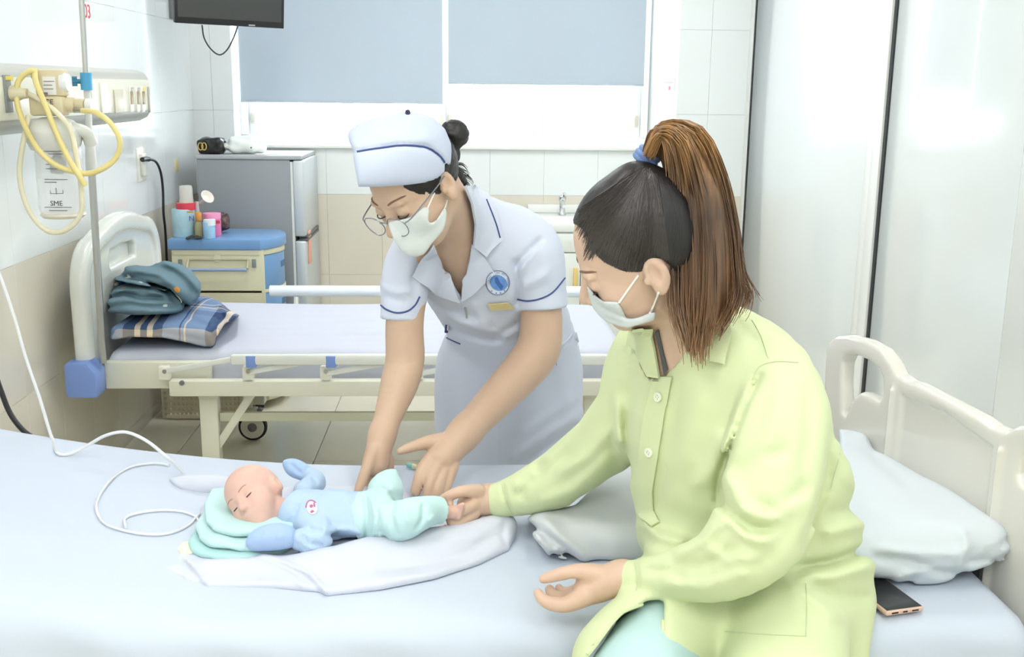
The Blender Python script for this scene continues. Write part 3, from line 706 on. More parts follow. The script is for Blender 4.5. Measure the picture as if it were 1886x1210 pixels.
# ---- washbasin cabinet ---------------------------------------------------------------
sk = thing('washbasin_cabinet', 'white washbasin cabinet with yellow handles against back wall', 'cabinet', (0.57, 5.65, 0))
sx0, sx1, sy0, sz = 0.335, 0.815, 5.42, 0.868
sk_white = mat('sink_white', s2l(238, 241, 238), 0.25); yel = mat('handle_yellow', s2l(236, 206, 130), 0.4)
obj('body', box2(NB(), (sx0, sy0+0.02, 0.06), (sx1, 5.89, sz-0.05), 0.004), mat('sink_body', s2l(228, 233, 228), 0.35), sk)
obj('worktop', box2(NB(), (sx0-0.02, sy0, sz-0.05), (sx1+0.02, 5.89, sz), 0.008), sk_white, sk)
obj('upstand', box2(NB(), (sx0-0.02, 5.85, sz), (sx1+0.02, 5.892, sz+0.045), 0.005), sk_white, sk)
for i in range(2):
    a = sx0+0.01+(sx1-sx0-0.02)/2*i; b = a+(sx1-sx0-0.02)/2-0.004
    d = obj('door', box2(NB(), (a, sy0+0.002, 0.09), (b, sy0+0.02, sz-0.16), 0.004), mat('sink_door', s2l(232, 237, 233), 0.3), sk)
    hx = b-0.025 if i == 0 else a+0.025
    obj('handle', box2(NB(), (hx-0.011, sy0-0.02, 0.50), (hx+0.011, sy0+0.004, 0.635), 0.005), yel, d)
    obj('drawer', box2(NB(), (a, sy0+0.002, sz-0.155), (b, sy0+0.02, sz-0.058), 0.004), mat('sink_door', s2l(232, 237, 233), 0.3), sk)
fa = NB(); p = W(1036, 395, 5.74); lathe(fa, [(0.022, 0.0), (0.022, 0.01), (0.016, 0.02), (0.016, 0.075), (0.02, 0.08), (0.02, 0.1), (0.01, 0.108)], (p[0], 5.76, sz+0.0005), 14)
tube(fa, spline([(p[0], 5.755, sz+0.06), (p[0], 5.70, sz+0.075), (p[0], 5.64, sz+0.06)], 5), 0.01, 10); box(fa, (p[0]+0.01, 5.75, sz+0.115), (0.016, 0.06, 0.012), None, 0.004)
tp = tag(obj('faucet', fa, chrome), 'small chrome basin faucet on white washbasin', 'faucet')
# ================================================================== wall equipment
rail_grey = mat('rail_grey', s2l(205, 206, 198), 0.3, metal=0.2); rail_cream = mat('rail_cream', s2l(232, 231, 214), 0.3)
hu = thing('bed_head_unit', 'long cream medical service rail with sockets on left wall', 'medical rail', (-1.5, 3.4, 1.38))
ry0, ry1 = 1.9, 4.80
obj('casing', prism(NB(), [(-1.5055, 1.385), (-1.455, 1.387), (-1.42, 1.405), (-1.408, 1.425), (-1.408, 1.567), (-1.42, 1.588), (-1.455, 1.604), (-1.5055, 1.607)], 1, ry0, ry1, 0.012), rail_grey, hu)
obj('front_panel', box2(NB(), (-1.41, ry0, 1.433), (-1.402, ry1-0.012, 1.563), 0.003), rail_cream, hu)
def railbox(name, px0, py0, px1, py1, material, d=0.006, parent=hu, x=-1.402):
    a = atx(px0, py0, x); b = atx(px1, py1, x); return obj(name, box2(NB(), (x-0.002, a[1], min(a[2], b[2])), (x+d, b[1], max(a[2], b[2])), 0.002), material, parent)
sock_w = mat('socket_white', s2l(238, 238, 228), 0.3); sock_g = mat('socket_grey', s2l(176, 174, 160), 0.4); sock_b = mat('socket_brown', s2l(150, 132, 92), 0.4); sock_y = mat('socket_yellow', s2l(226, 206, 84), 0.5)
railbox('socket_plate', 165, 150, 178, 205, sock_w); railbox('socket_plate', 182, 152, 200, 208, sock_w)
railbox('switch', 208, 165, 227, 207, mat('switch_tan', s2l(206, 200, 180), 0.4))
for a in (236, 248, 258):
    s_ = railbox('socket', a, 160, a+8, 206, sock_w); railbox('socket_insert', a+1, 168, a+7, 192, sock_b, 0.009, s_); railbox('socket_lamp', a+2, 161, a+7, 167, sock_y if a == 258 else sock_g, 0.009, s_)
railbox('end_slot', 271, 160, 276, 207, sock_g)
g1 = railbox('gas_outlet', 4, 138, 22, 207, mat('outlet_grey', s2l(140, 146, 146), 0.4)); railbox('yellow_mark', 6, 140, 20, 148, sock_y, 0.009, g1)
def lprobe(px, py, r): p = atx(px, py, -1.398); bm = NB(); lathe(bm, [(r, -0.01), (r, 0.02), (r*0.7, 0.035), (r*0.6, 0.05)], p, 16, rot_to((1, 0, 0))); return bm
obj('gas_probe', lprobe(20, 172, 0.024), mat('probe_cream', s2l(222, 212, 178), 0.35), hu)
# suction regulator and jar (hangs from the rail)
SY = 3.36
def B3(bm, px0, py0, px1, py1, y0, y1, bev=0.006):
    a = W(px0, py0, y0); b = W(px1, py1, y0); return box2(bm, (a[0], y0, min(a[2], b[2])), (b[0], y1, max(a[2], b[2])), bev)
sucr = thing('suction_regulator', 'cream suction regulator with gauge and collection jar on wall rail', 'suction unit', W(100, 390, SY))
reg_c = mat('regulator_cream', s2l(224, 211, 176), 0.3); clear_pl = mat('clear_jar', (0.93, 0.95, 0.95), 0.05, 0.5, alpha=0.35); jar_w = mat('jar_lid', s2l(226, 228, 222), 0.25)
bm = NB(); B3(bm, 60, 127, 120, 178, SY, SY+0.05, 0.01); obj('gauge_housing', bm, reg_c, sucr)
bm = NB(); B3(bm, 50, 176, 118, 214, SY-0.005, SY+0.055, 0.01); obj('valve_block', bm, reg_c, sucr)
p = W(120, 152, SY+0.02); obj('gauge', lathe(NB(), [(0.002, 0.012), (0.026, 0.011), (0.03, 0.004), (0.03, -0.01)], p, 24, rot_to((1, 0, 0))), mat('gauge_white', s2l(236, 238, 236), 0.15, coat=0.5), sucr)
p = W(116, 193, SY+0.03); q = p+V(0.075, -0.01, 0); bm = NB(); tube(bm, [p, p+V(0.04, 0, 0), p+V(0.041, 0, 0), q], [0.024, 0.024, 0.02, 0.02], 16); obj('vacuum_knob', bm, reg_c, sucr)
bm = NB(); tube(bm, [q, q+V(0.018, 0, 0)], 0.02, 16); obj('knob_cap', bm, white_pl, sucr)
bm = NB(); tube(bm, [W(138, 203, SY), W(152, 204, SY-0.02)], [0.009, 0.007], 10); obj('nozzle', bm, steel, sucr)
bm = NB(); B3(bm, 77, 141, 104, 175, SY-0.0025, SY+0.002, 0.001); lb = obj('label_plate', bm, mat('label_paper', s2l(238, 238, 234), 0.6), sucr)
for i, (a, b) in enumerate([(80, 100), (80, 96), (80, 98), (80, 88)]): bm = NB(); B3(bm, a, 149+7*i, b, 150.5+7*i+(3 if i == 3 else 0), SY-0.0035, SY-0.002, 0); obj('print_line', bm, mat('print_grey', s2l(120, 120, 124), 0.6), lb)
text_mesh('print_mark', 'CE', 0.022, W(90, 188, SY-0.0065), (1, 0, 0), (0, 0, 1), mat('print_dark', s2l(70, 70, 74), 0.6), sucr)
# jar
jc = W(110, 300, SY+0.03); jz = lambda py: W(110, py, SY+0.03)[2]
obj('jar_lid', lathe(NB(), [(0.03, jz(216)), (0.06, jz(222)), (0.083, jz(236)), (0.086, jz(246)), (0.08, jz(262)), (0.07, jz(276)), (0.04, jz(280))], (jc[0]-0.01, jc[1], 0), 28), jar_w, sucr)
obj('jar', lathe(NB(), [(0.066, jz(270)), (0.07, jz(285)), (0.07, jz(380)), (0.064, jz(394)), (0.01, jz(396))], (jc[0]-0.002, jc[1], 0), 28), clear_pl, sucr)
obj('jar_base', lathe(NB(), [(0.01, jz(392)), (0.066, jz(391)), (0.069, jz(395)), (0.06, jz(400))], (jc[0]-0.002, jc[1], 0), 28), mat('jar_base', s2l(232, 226, 210), 0.3), sucr)
obj('float_valve', lathe(NB(), [(0.012, jz(276)), (0.012, jz(288)), (0.024, jz(292)), (0.024, jz(318)), (0.015, jz(320))], (jc[0]-0.006, jc[1], 0), 18), mat('float_grey', s2l(172, 176, 174), 0.4), sucr)
jy = jc[1]-0.074
jl = None
for py, a, b in [(278, 80, 118), (283, 88, 118), (302, 84, 112), (310, 84, 110), (330, 82, 124), (335, 82, 104), (381, 82, 132), (387, 90, 124)]:
    bm = NB(); A = W(a, py, jy); Bq = W(b, py+1.6, jy); box2(bm, (A[0], jy, Bq[2]), (Bq[0], jy+0.002, A[2])); obj('print_line', bm, mat('print_grey', s2l(120, 120, 124), 0.6), sucr)
for a, b, c, d in [(92, 350, 93, 357), (102, 346, 104, 358), (115, 350, 116, 357), (92, 356, 116, 357)]:
    bm = NB(); A = W(a, b, jy); Bq = W(c, d, jy); box2(bm, (A[0], jy, Bq[2]), (Bq[0]+0.0005, jy+0.002, A[2])); obj('print_line', bm, mat('print_grey', s2l(120, 120, 124), 0.6), sucr)
text_mesh('print_mark', 'SME', 0.022, W(104, 375, jy-0.001), (1, 0, 0), (0, 0, 1), mat('print_dark', s2l(70, 70, 74), 0.6), sucr)
bm = NB(); tube(bm, spline([W(118, 236, SY+0.02), W(140, 238, SY+0.02), W(160, 246, SY+0.04), W(168, 265, SY+0.06)], 5), [0.02]*16, 10); obj('side_arm', bm, jar_w, sucr)
# yellow tubing
ytube = mat('yellow_tubing', s2l(236, 220, 150), 0.3, 0.5, sss=0.2, sssc=(0.01, 0.008, 0.003)); ptube = mat('pale_tubing', s2l(236, 230, 200), 0.3)
def ptube_obj(name, pts, ys, r, material, label, cat, parent=None, n=8):
    P = [W(x, y, Y) for (x, y), Y in zip(pts, ys)]; bm = NB(); tube(bm, spline(P, n), r, 10); o = obj(name, bm, material, parent)
    if parent is None: tag(o, label, cat)
    return o
t1 = [(152, 204), (178, 208), (206, 230), (221, 262), (212, 293), (180, 315), (150, 319), (105, 305), (70, 275), (45, 230), (31, 185), (35, 148), (58, 130), (62, 142)]
ptube_obj('suction_tube', t1, [SY-0.02, SY-0.06, SY-0.07, SY-0.07, SY-0.07, SY-0.08, SY-0.08, SY-0.1, SY-0.1, SY-0.06, SY-0.03, SY-0.02, SY-0.02, SY+0.0], 0.0085, ytube, 'thick yellow rubber tube looped widely in front of the pole', 'tube')
t2 = [(64, 128), (66, 150), (80, 185), (98, 230), (120, 280), (140, 315), (158, 342)]
ptube_obj('suction_tube', t2, [SY-0.005, SY-0.03, SY-0.05, SY-0.06, SY-0.085, SY-0.1, SY-0.1], 0.0085, ytube, 'short yellow rubber tube slanting down across the suction jar', 'tube')
t3 = [(48, 170), (75, 185), (105, 208), (130, 240), (141, 290), (150, 350), (148, 395), (120, 424), (85, 424), (52, 385), (36, 320), (45, 250), (52, 214)]
ptube_obj('suction_tube', t3, [SY+0.0, SY-0.03, SY-0.045, SY-0.05, SY-0.06, SY-0.07, SY-0.07, SY-0.07, SY-0.07, SY-0.07, SY-0.06, SY-0.06, SY-0.02], 0.008, ptube, 'pale yellow tube hanging in a long loop around the jar', 'tube')
# ---- drip stand pole -------------------------------------------------------------
ps = thing('drip_stand', 'chrome drip pole with blue clamp at far bed head', 'drip stand', W(190, 668, 3.72))
def pp(py, Y=3.72): t = py/670; return W(150+40*t, py, Y)
bm = NB(); tube(bm, [pp(-80), pp(150)], 0.0095, 12); obj('upper_pole', bm, steel, ps)
bm = NB(); tube(bm, [pp(150), pp(256), pp(258), pp(318), pp(322)], [0.011, 0.011, 0.016, 0.02, 0.013], 12); obj('joint_sleeve', bm, mat('sleeve_white', s2l(224, 226, 222), 0.25), ps)
bm = NB(); tube(bm, [pp(318), pp(500), pp(668)], 0.0125, 12); obj('lower_pole', bm, steel, ps)
cl_b = mat('clamp_blue', s2l(84, 170, 214), 0.35)
bm = NB(); tube(bm, [pp(134), pp(166)], 0.019, 16); obj('clamp', bm, cl_b, ps)
p = pp(150); bm = NB(); tube(bm, [p, p+V(-0.03, -0.012, 0)], 0.008, 8)
for k in range(6): a = k*math.pi/3; c = p+V(-0.034, -0.014, 0)+0.011*np.array([0.2*math.cos(a), -0.6*math.cos(a), math.sin(a)]); lathe(bm, [(0.001, -0.008), (0.007, -0.008), (0.007, 0.008), (0.001, 0.008)], c, 8, rot_to((-1, -0.4, 0)))
obj('clamp_knob', bm, mat('knob_teal', s2l(52, 128, 160), 0.4), ps)
# ---- wall number, sockets, stickers ------------------------------------------------
p = atx(161, 22, LEFT+0.007); tm = text_mesh('wall_number', '03', 0.075, p, (0, 1, 0), (0, 0, 1), mat('red_print', s2l(206, 70, 84), 0.5), None, 0.0005)
tag(tm, 'red number 03 on upper left wall above the rail', 'sign')
p = atx(258, 303, LEFT+0.006); so = thing('wall_socket', 'narrow white wall socket with black plug on left wall', 'socket', p)
obj('plate', box2(NB(), (LEFT+0.005, p[1]-0.055, p[2]-0.075), (LEFT+0.014, p[1]+0.055, p[2]+0.075), 0.003), sock_w, so); obj('outlet', box2(NB(), (LEFT+0.013, p[1]-0.03, p[2]-0.05), (LEFT+0.03, p[1]+0.03, p[2]+0.05), 0.005), sock_w, so)
cab_pts = [(262, 294), (272, 293), (287, 298), (296, 318), (300, 350), (301, 390), (304, 420), (306, 455), (308, 500)]
bm = NB(); P = [atx(x, y, LEFT+0.05-0.002*i) for i, (x, y) in enumerate(cab_pts)]; P = spline(P, 6); tube(bm, P, [0.011]*8+[0.006]*(len(P)-8), 8)
tag(obj('power_cable', bm, black_pl), 'black power cable hanging from the wall socket to cabinet', 'cable')
p = atx(325, 305, LEFT+0.005); o = obj('sticker', box2(NB(), (LEFT+0.005, p[1]-0.03, p[2]-0.03), (LEFT+0.0075, p[1]+0.03, p[2]+0.035), 0.001), mat('sticker_yellow', s2l(232, 214, 150), 0.5)); tag(o, 'small yellow sticker on left wall near the refrigerator', 'sticker')
rv = [(1218, 145), (1239, 165)]; y_ = 5.955; A = W(1217, 146, y_); bq = W(1237, 166, y_)
R_ = Matrix.Rotation(math.atan2(-0.13, 0.2)+math.pi/2, 3, 'Z'); rdir = nrm(V(0.13, -0.2, 0)); rn = nrm(V(-0.2, -0.13, 0)); pc = V(OX1, BACK, 0)-rdir*0.07+rn*0.002; pc[2] = (A[2]+bq[2])/2
x_ = rdir; Rm = Matrix([[x_[i], -rn[i], (0, 0, 1)[i]] for i in range(3)])
nt_ = thing('notice', 'small white notice with pink print beside the window', 'notice', pc)
obj('sheet', box(NB(), pc, (0.1, 0.002, 0.075), Rm), mat('notice_white', s2l(246, 240, 242), 0.6), nt_, smooth=False)
for dz, dx, w_, h_, mm in ((0.033, 0, 0.098, 0.004, (196, 178, 210)), (0.012, 0, 0.07, 0.008, (238, 170, 190)), (-0.018, 0.012, 0.014, 0.02, (232, 120, 130))): obj('print_line', box(NB(), pc+x_*dx+rn*0.0016+V(0, 0, dz), (w_, 0.001, h_), Rm), mat('notice_%d' % mm[1], s2l(*mm), 0.6), nt_, smooth=False)
# ---- television -------------------------------------------------------------------
tv = thing('television', 'black flat television bracketed high in the left corner', 'television', (-1.15, 5.2, 1.82))
a, b = W(322, 42, 5.12), W(523, 53, 5.34); b[2] = a[2]+(b[2]-a[2])*1.0; xd = nrm(b-a); nv = nrm(np.cross(xd, [0, 0, 1])); nv = nrm(nv+V(0, 0, -0.12)); zd = np.cross(nv, xd)*-1
if zd[2] < 0: zd = -zd
Wd = np.linalg.norm(b-a); Ht = Wd*0.58; Rm = Matrix([[xd[i], -nv[i], zd[i]] for i in range(3)]); c = (a+b)/2+zd*Ht/2
obj('cabinet', box(NB(), c-nv*0.02, (Wd, 0.04, Ht), Rm, 0.004), black_pl, tv)
obj('screen', box(NB(), c+nv*0.0005+zd*0.006, (Wd-0.028, 0.002, Ht-0.045), Rm), mat('tv_screen', s2l(58, 60, 60), 0.12, 0.5), tv, smooth=False)
bm = NB(); tube(bm, [c-nv*0.04, c-nv*0.16, V(LEFT+0.02, 5.62, c[2])], 0.018, 8); box2(bm, (LEFT+0.004, 5.54, c[2]-0.1), (LEFT+0.02, 5.7, c[2]+0.1), 0.004); obj('wall_bracket', bm, grey_pl, tv)
obj('badge', box(NB(), (a+b)/2+xd*0.1+zd*0.008+nv*0.001, (0.03, 0.002, 0.006), Rm), steel, tv)
P = spline([W(x, y, 5.36) for x, y in [(372, 46), (376, 70), (388, 90), (404, 101), (418, 92), (430, 70), (438, 48)]], 6); bm = NB(); tube(bm, P, 0.0035, 8)
obj('cable', bm, mat('cable_grey', s2l(74, 74, 76), 0.5), tv)
# ---- perforated crate under the far bed --------------------------------------------
ck = thing('laundry_crate', 'cream perforated plastic crate on floor under far bed', 'crate', atz(365, 758, 0))
cr_m = mat('crate_cream', s2l(220, 214, 188), 0.45); f0 = atz(292, 756, 0.0); f1 = atz(440, 760, 0.0); y0 = 4.83; zt = W(365, 700, y0)[2]+0.02; x0 = W(290, 740, y0)[0]+0.03; x1 = W(445, 740, y0)[0]
bm = NB(); nx, nz = 18, 7; cw = (x1-x0)/nx; chh = (zt-0.03)/nz
for i in range(nx+1): w_ = 0.011 if i not in (0, nx) else 0.02; box2(bm, (x0+cw*i-w_/2, y0, 0.004), (x0+cw*i+w_/2, y0+0.008, zt))
for j in range(nz+1): box2(bm, (x0, y0-0.0005, 0.012+chh*j-0.006), (x1, y0+0.0085, 0.012+chh*j+0.006))
obj('front_side', bm, cr_m, ck, smooth=False)
bm = NB(); ny = 9; cw = 0.125/ny
for i in range(ny+1): box2(bm, (x1-0.008, y0+cw*i-0.0055, 0.004), (x1, y0+cw*i+0.0055, zt))
for j in range(nz+1): box2(bm, (x1-0.0085, y0, 0.012+chh*j-0.006), (x1+0.0005, y0+0.125, 0.012+chh*j+0.006))
obj('end_side', bm, cr_m, ck, smooth=False)
obj('back_side', box2(NB(), (x0, y0+0.119, 0.004), (x1, y0+0.1252, zt), 0.002), cr_m, ck); obj('end_side', box2(NB(), (x0, y0, 0.004), (x0+0.008, y0+0.125, zt), 0.002), cr_m, ck)
obj('bottom', box2(NB(), (x0, y0, 0.0), (x1, y0+0.1252, 0.01), 0.003), cr_m, ck)
bm = NB(); tube(bm, [(x0, y0, zt), (x1, y0, zt), (x1, y0+0.125, zt), (x0, y0+0.125, zt)], 0.008, 8, closed=True); obj('rim', bm, cr_m, ck)
bm = NB(); tube(bm, [(x0+0.01, y0, 0.012), (x1-0.01, y0, 0.012)], 0.011, 8); obj('base_rim', bm, cr_m, ck)
# ---- things on the cabinet -----------------------------------------------------------
def cyl_px(name, pl, pr, ptop, pbot, Y, material, prof=None, zb=None, parent=None, n=24):
    a = W(pl, pbot, Y); b = W(pr, pbot, Y); r = (b[0]-a[0])/2; z0 = zb if zb is not None else a[2]; z1 = W(pl, ptop, Y)[2]; c = ((a[0]+b[0])/2, Y, 0)
    prof = prof or [(0.0, 0), (0.97, 0), (1, 0.03), (1, 0.97), (0.97, 1), (0.0, 1)]
    return obj(name, lathe(NB(), [(max(0.0008, p*r), z0+(z1-z0)*q) for p, q in prof], c, n), material, parent)
Y1 = 5.06; tz = ctz
can = thing('formula_can', 'pale blue milk powder can with red lid on the cabinet', 'can', W(340, 438, Y1))
cb = cyl_px('can_body', 319, 361, 384, 438, Y1, mat('can_blue', s2l(170, 206, 218), 0.3, var=0.06, vscale=30), None, tz+0.0005, can)
cyl_px('lid', 325, 360, 373, 386, Y1, mat('lid_red', s2l(214, 62, 82), 0.35), None, None, can)
A = W(345, 410, Y1-0.056); text_mesh('print_letter', 'N', 0.034, W(353, 403, Y1-0.052), (1, 0, 0), (0, 0, 1), mat('print_navy', s2l(76, 92, 150), 0.5), can)
obj('gold_mark', box2(NB(), W(344, 392, Y1-0.054), W(356, 389, Y1-0.05)), mat('gold', s2l(190, 166, 90), 0.4), can, smooth=False)
gl = mat('clear_bottle', (0.92, 0.92, 0.84), 0.05, 0.5, alpha=0.45)
fb2 = tag(cyl_px('feeding_bottle', 330, 357, 341, 373, Y1, gl, [(0.0, 0), (0.95, 0), (1.0, 0.08), (0.9, 0.25), (0.9, 0.85), (0.8, 0.97), (0.6, 1.0)]), 'clear upturned feeding bottle standing on the can lid', 'bottle')
pump = thing('breast_pump', 'white breast pump with funnel beside the milk can', 'breast pump', W(366, 400, Y1+0.06))
p0, p1 = W(378, 366, Y1+0.06), W(364, 374, Y1+0.06); d = nrm(p0-p1+V(0.0, -0.03, 0.01)); bm = NB(); lathe(bm, [(0.008, -0.045), (0.009, -0.01), (0.02, 0.008), (0.034, 0.022), (0.031, 0.023), (0.015, 0.008)], p0, 20, rot_to(nrm(d))); obj('funnel', bm, mat('pump_white', s2l(236, 228, 220), 0.3), pump)
bm = NB(); b_ = W(365, 420, Y1+0.06); lathe(bm, [(0.02, tz+0.001), (0.022, tz+0.03), (0.022, tz+0.08), (0.012, tz+0.1), (0.01, tz+0.16)], (b_[0], Y1+0.06, 0), 16); obj('pump_body', bm, mat('pump_clear', s2l(232, 232, 226), 0.15, alpha=0.7), pump)
ob = thing('medicine_bottle', 'small clear bottle with orange cap beside the can', 'bottle', W(367, 438, Y1-0.02))
cyl_px('glass', 359, 374, 406, 437, Y1-0.03, mat('olive_glass', s2l(176, 170, 128), 0.1, alpha=0.75), [(0, 0), (1, 0.02), (1, 0.75), (0.6, 0.95), (0.5, 1), (0, 1)], tz+0.0005, ob); cyl_px('cap', 360, 372, 391, 406, Y1-0.03, mat('cap_orange', s2l(220, 152, 72), 0.4), None, None, ob)
pk = thing('pink_jar', 'pink plastic jar standing on the blue cabinet top', 'jar', W(390, 432, Y1+0.02))
cyl_px('jar_body', 377, 408, 400, 434, Y1+0.03, mat('jar_pink', s2l(240, 130, 180), 0.35), None, tz+0.0005, pk); cyl_px('jar_cap', 374, 407, 392, 402, Y1+0.03, mat('jar_pink_light', s2l(246, 160, 200), 0.35), None, None, pk)
obj('sticker_spot', box2(NB(), W(398, 412, Y1-0.012), W(405, 406, Y1-0.008)), mat('spot_red', s2l(206, 70, 60), 0.5), pk, smooth=False)
sc = thing('small_canister', 'small white and light blue canister before the pink jar', 'canister', W(386, 438, Y1-0.05))
cyl_px('canister_body', 375, 397, 409, 439, Y1-0.06, mat('canister_blue', s2l(158, 204, 236), 0.35, var=0.05, vscale=40), None, tz+0.0005, sc); cyl_px('canister_top', 375, 397, 404, 415, Y1-0.06, mat('canister_white', s2l(226, 234, 240), 0.35), None, None, sc)
# toiletry pouch (brown pattern)
S = SDF(); c = W(405, 412, Y1+0.12); S.add(ell(c, (0.05, 0.045, 0.04)), 0); S.add(ell(c+V(-0.01, 0, 0.03), (0.055, 0.035, 0.025)), 0.02); S.cut(half((0, 0, tz+0.001), (0, 0, -1)), 0.004); S.waves(0.005, 90, 3)
tag(obj('toiletry_pouch', S.mesh('pouch', 0.005), mat('pouch_pattern', s2l(96, 74, 72), 0.6, var=0.9, vscale=45)), 'brown patterned pouch behind the pink jar', 'pouch')
bm = NB(); P = [W(x, y, Y1-0.1) for x, y in [(344, 436), (352, 433), (362, 436), (372, 434), (368, 438), (356, 438), (346, 438)]]; P = [V(p[0], p[1]+0.03*math.sin(i*1.7), tz+0.006+0.006*(i % 2)) for i, p in enumerate(P)]; tube(bm, spline(P, 5), 0.006, 8)
tag(obj('hair_tie', bm, mat('tie_dark', s2l(54, 62, 60), 0.6)), 'small dark looped cord lying before the can', 'cord')
# ---- things on the fridge ---------------------------------------------------------------
S = SDF(); c = W(390, 272, 5.52); c[2] = fz+0.04; S.add(rbox(c, (0.062, 0.06, 0.04), 0.02), 0); S.waves(0.004, 60, 5); S.cut(half((0, 0, fz+0.001), (0, 0, -1)), 0.003)
bg = thing('handbag', 'small black handbag with gold buckle on the refrigerator', 'bag', (c[0], c[1], fz)); obj('bag_body', S.mesh('bag', 0.005), mat('black_leather', s2l(30, 29, 30), 0.35, bump=0.2, bscale=80), bg)
bm = NB(); q = c+V(-0.04, -0.066, 0.0)
for dx in (0, 0.018): tube(bm, [q+V(dx+0.012*math.cos(t), -0.001, 0.018*math.sin(t)) for t in np.linspace(0, 6.28, 15)[:-1]], 0.003, 6, closed=True)
obj('buckle', bm, mat('gold', s2l(190, 166, 90), 0.4), bg)
S = SDF(); c = W(449, 268, 5.55); c[2] = fz+0.045; S.add(rbox(c, (0.075, 0.055, 0.042), 0.03), 0); S.add(ell(c+V(0.08, 0, -0.015), (0.035, 0.04, 0.02)), 0.02); S.add(ell(c+V(-0.08, 0, -0.01), (0.03, 0.04, 0.02)), 0.02); S.waves(0.006, 45, 8); S.cut(half((0, 0, fz+0.001), (0, 0, -1)), 0.003)
tag(obj('tissue_pack', S.mesh('tissue', 0.006), mat('tissue_white', s2l(236, 242, 240), 0.25, 0.5)), 'white plastic wrapped tissue pack on the refrigerator', 'tissue pack')
pp0 = W(515, 286, 5.5); tag(obj('paper_sheet', box2(NB(), (pp0[0]-0.12, 5.47, fz+0.0004), (pp0[0]+0.05, 5.62, fz+0.003)), mat('paper', s2l(244, 244, 242), 0.7), smooth=False), 'white paper sheet lying on refrigerator top', 'paper')
# ================================================================== people: shared builders
def psc(px, py, Y): return float((W(px, py, Y)-CAM)@FW)/FPX
def pchain(S, pts, k=0.012):
    """rounded limb through traced points (x, y, depth, radius in pixels)"""
    P = [W(x, y, Y) for x, y, Y, r in pts]; R = [r*psc(x, y, Y) for x, y, Y, r in pts]; return S.chain(P, R, k)
def sec(xl, xr, y, Y, t): return (W((xl+xr)/2, y, Y), (xr-xl)/2*psc((xl+xr)/2, y, Y), t)
class Head:
    def __init__(h, C, left, fwd, up, s): h.C = np.asarray(C, float); h.s = s; f = nrm(fwd); u = np.asarray(up, float); u = nrm(u-f*(u@f)); h.R = np.stack([np.cross(f, u), f, u], 1)   # x = right
    def __call__(h, x, y, z): return h.C+h.R@(np.array([x, y, z])*h.s)
    def el(h, c, r): return ell(h(*c), np.array(r)*h.s, h.R)
    def cn(h, a, b, r0, r1): return cone(h(*a), h(*b), r0*h.s, r1*h.s)
def head_shape(S, h, ears=(1, 1), lids=True):
    a = S.add
    a(h.el((0, -0.010, 0.03), (0.073, 0.092, 0.085)), 0.0); a(h.el((0, 0.026, -0.028), (0.061, 0.060, 0.082)), 0.03); a(h.el((0, 0.043, -0.068), (0.044, 0.042, 0.040)), 0.03)
    a(h.el((0, 0.070, -0.090), (0.020, 0.016, 0.016)), 0.02)
    for s in (-1, 1):
        a(h.el((0.040*s, 0.054, -0.024), (0.024, 0.022, 0.024)), 0.02); a(h.el((0.024*s, 0.076, 0.020), (0.024, 0.010, 0.008)), 0.012)
        S.sub(h.el((0.031*s, 0.094, 0.001), (0.017, 0.012, 0.010)), 0.010); a(h.el((0.031*s, 0.0745, 0.001), (0.0145, 0.0125, 0.0115)), 0.004)
    a(h.cn((0, 0.080, 0.008), (0, 0.104, -0.030), 0.007, 0.010), 0.012)
    for s in (-1, 1): a(h.el((0.011*s, 0.093, -0.034), (0.008, 0.010, 0.007)), 0.006)
    a(h.el((0, 0.082, -0.058), (0.022, 0.010, 0.006)), 0.006); a(h.el((0, 0.080, -0.067), (0.018, 0.010, 0.006)), 0.006)
    for s, on in zip((-1, 1), ears):
        if not on: continue
        c = (0.073*s, -0.012, -0.008)
        a(h.el(c, (0.010, 0.017, 0.029)), 0.005); a(h.el((0.076*s, -0.007, -0.030), (0.007, 0.010, 0.012)), 0.006)
        S.sub(h.el((0.087*s, -0.009, -0.001), (0.0125, 0.0105, 0.020)), 0.002); a(h.el((0.077*s, 0.006, -0.010), (0.004, 0.004, 0.007)), 0.004)
def lash(h, s, parent, material, z=-0.004, r=0.0016):
    P = [h(0.031*s+0.0155*math.cos(t), 0.0745+0.0145*math.sin(t)*0.9+0.001, z-0.004*math.sin(t)) for t in np.linspace(0.15, math.pi-0.15, 9)]
    bm = NB(); tube(bm, P, [r*0.5]+[r]*7+[r*0.5], 6); return obj('eyelashes', bm, material, parent)
def brow(h, s, bv, parent, material):
    P = []
    for t in np.linspace(0, 1, 8):
        p = h(s*(0.014+0.034*t), 0.2, 0.022+0.006*math.sin(t*2.4)); d = -h.R[:, 1]; r = bv.ray_cast(Vector(p), Vector(d))
        if r[0] is not None: P.append(np.array(r[0])+h.R[:, 1]*0.0003)
    if len(P) > 2: bm = NB(); tube(bm, P, [0.001*h.s]+[0.002*h.s]*(len(P)-2)+[0.0006*h.s], 6); return obj('eyebrow', bm, material, parent)
skin_n = mat('skin_tan', s2l(202, 172, 148), 0.45, 0.4, sss=0.15, var=0.03, vscale=20, bump=0.03, bscale=250)
skin_m = mat('skin_light', s2l(206, 176, 155), 0.45, 0.4, sss=0.15, var=0.04, vscale=20, bump=0.03, bscale=250)
skin_b = mat('skin_baby', s2l(216, 178, 164), 0.5, 0.4, sss=0.2, var=0.04, vscale=25)
hair_dark = mat('hair_dark', s2l(26, 23, 23), 0.42, 0.5, bump=0.5, bscale=60, stretch=(1, 1, 0.15))
lash_m = mat('lash_dark', s2l(44, 34, 32), 0.6); brow_m = mat('brow_dark', s2l(128, 98, 78), 0.8)
mask_w = mat('mask_white', s2l(216, 221, 220), 0.8, 0.2, bump=0.1, bscale=300); strap_w = mat('strap_white', s2l(240, 240, 236), 0.7)
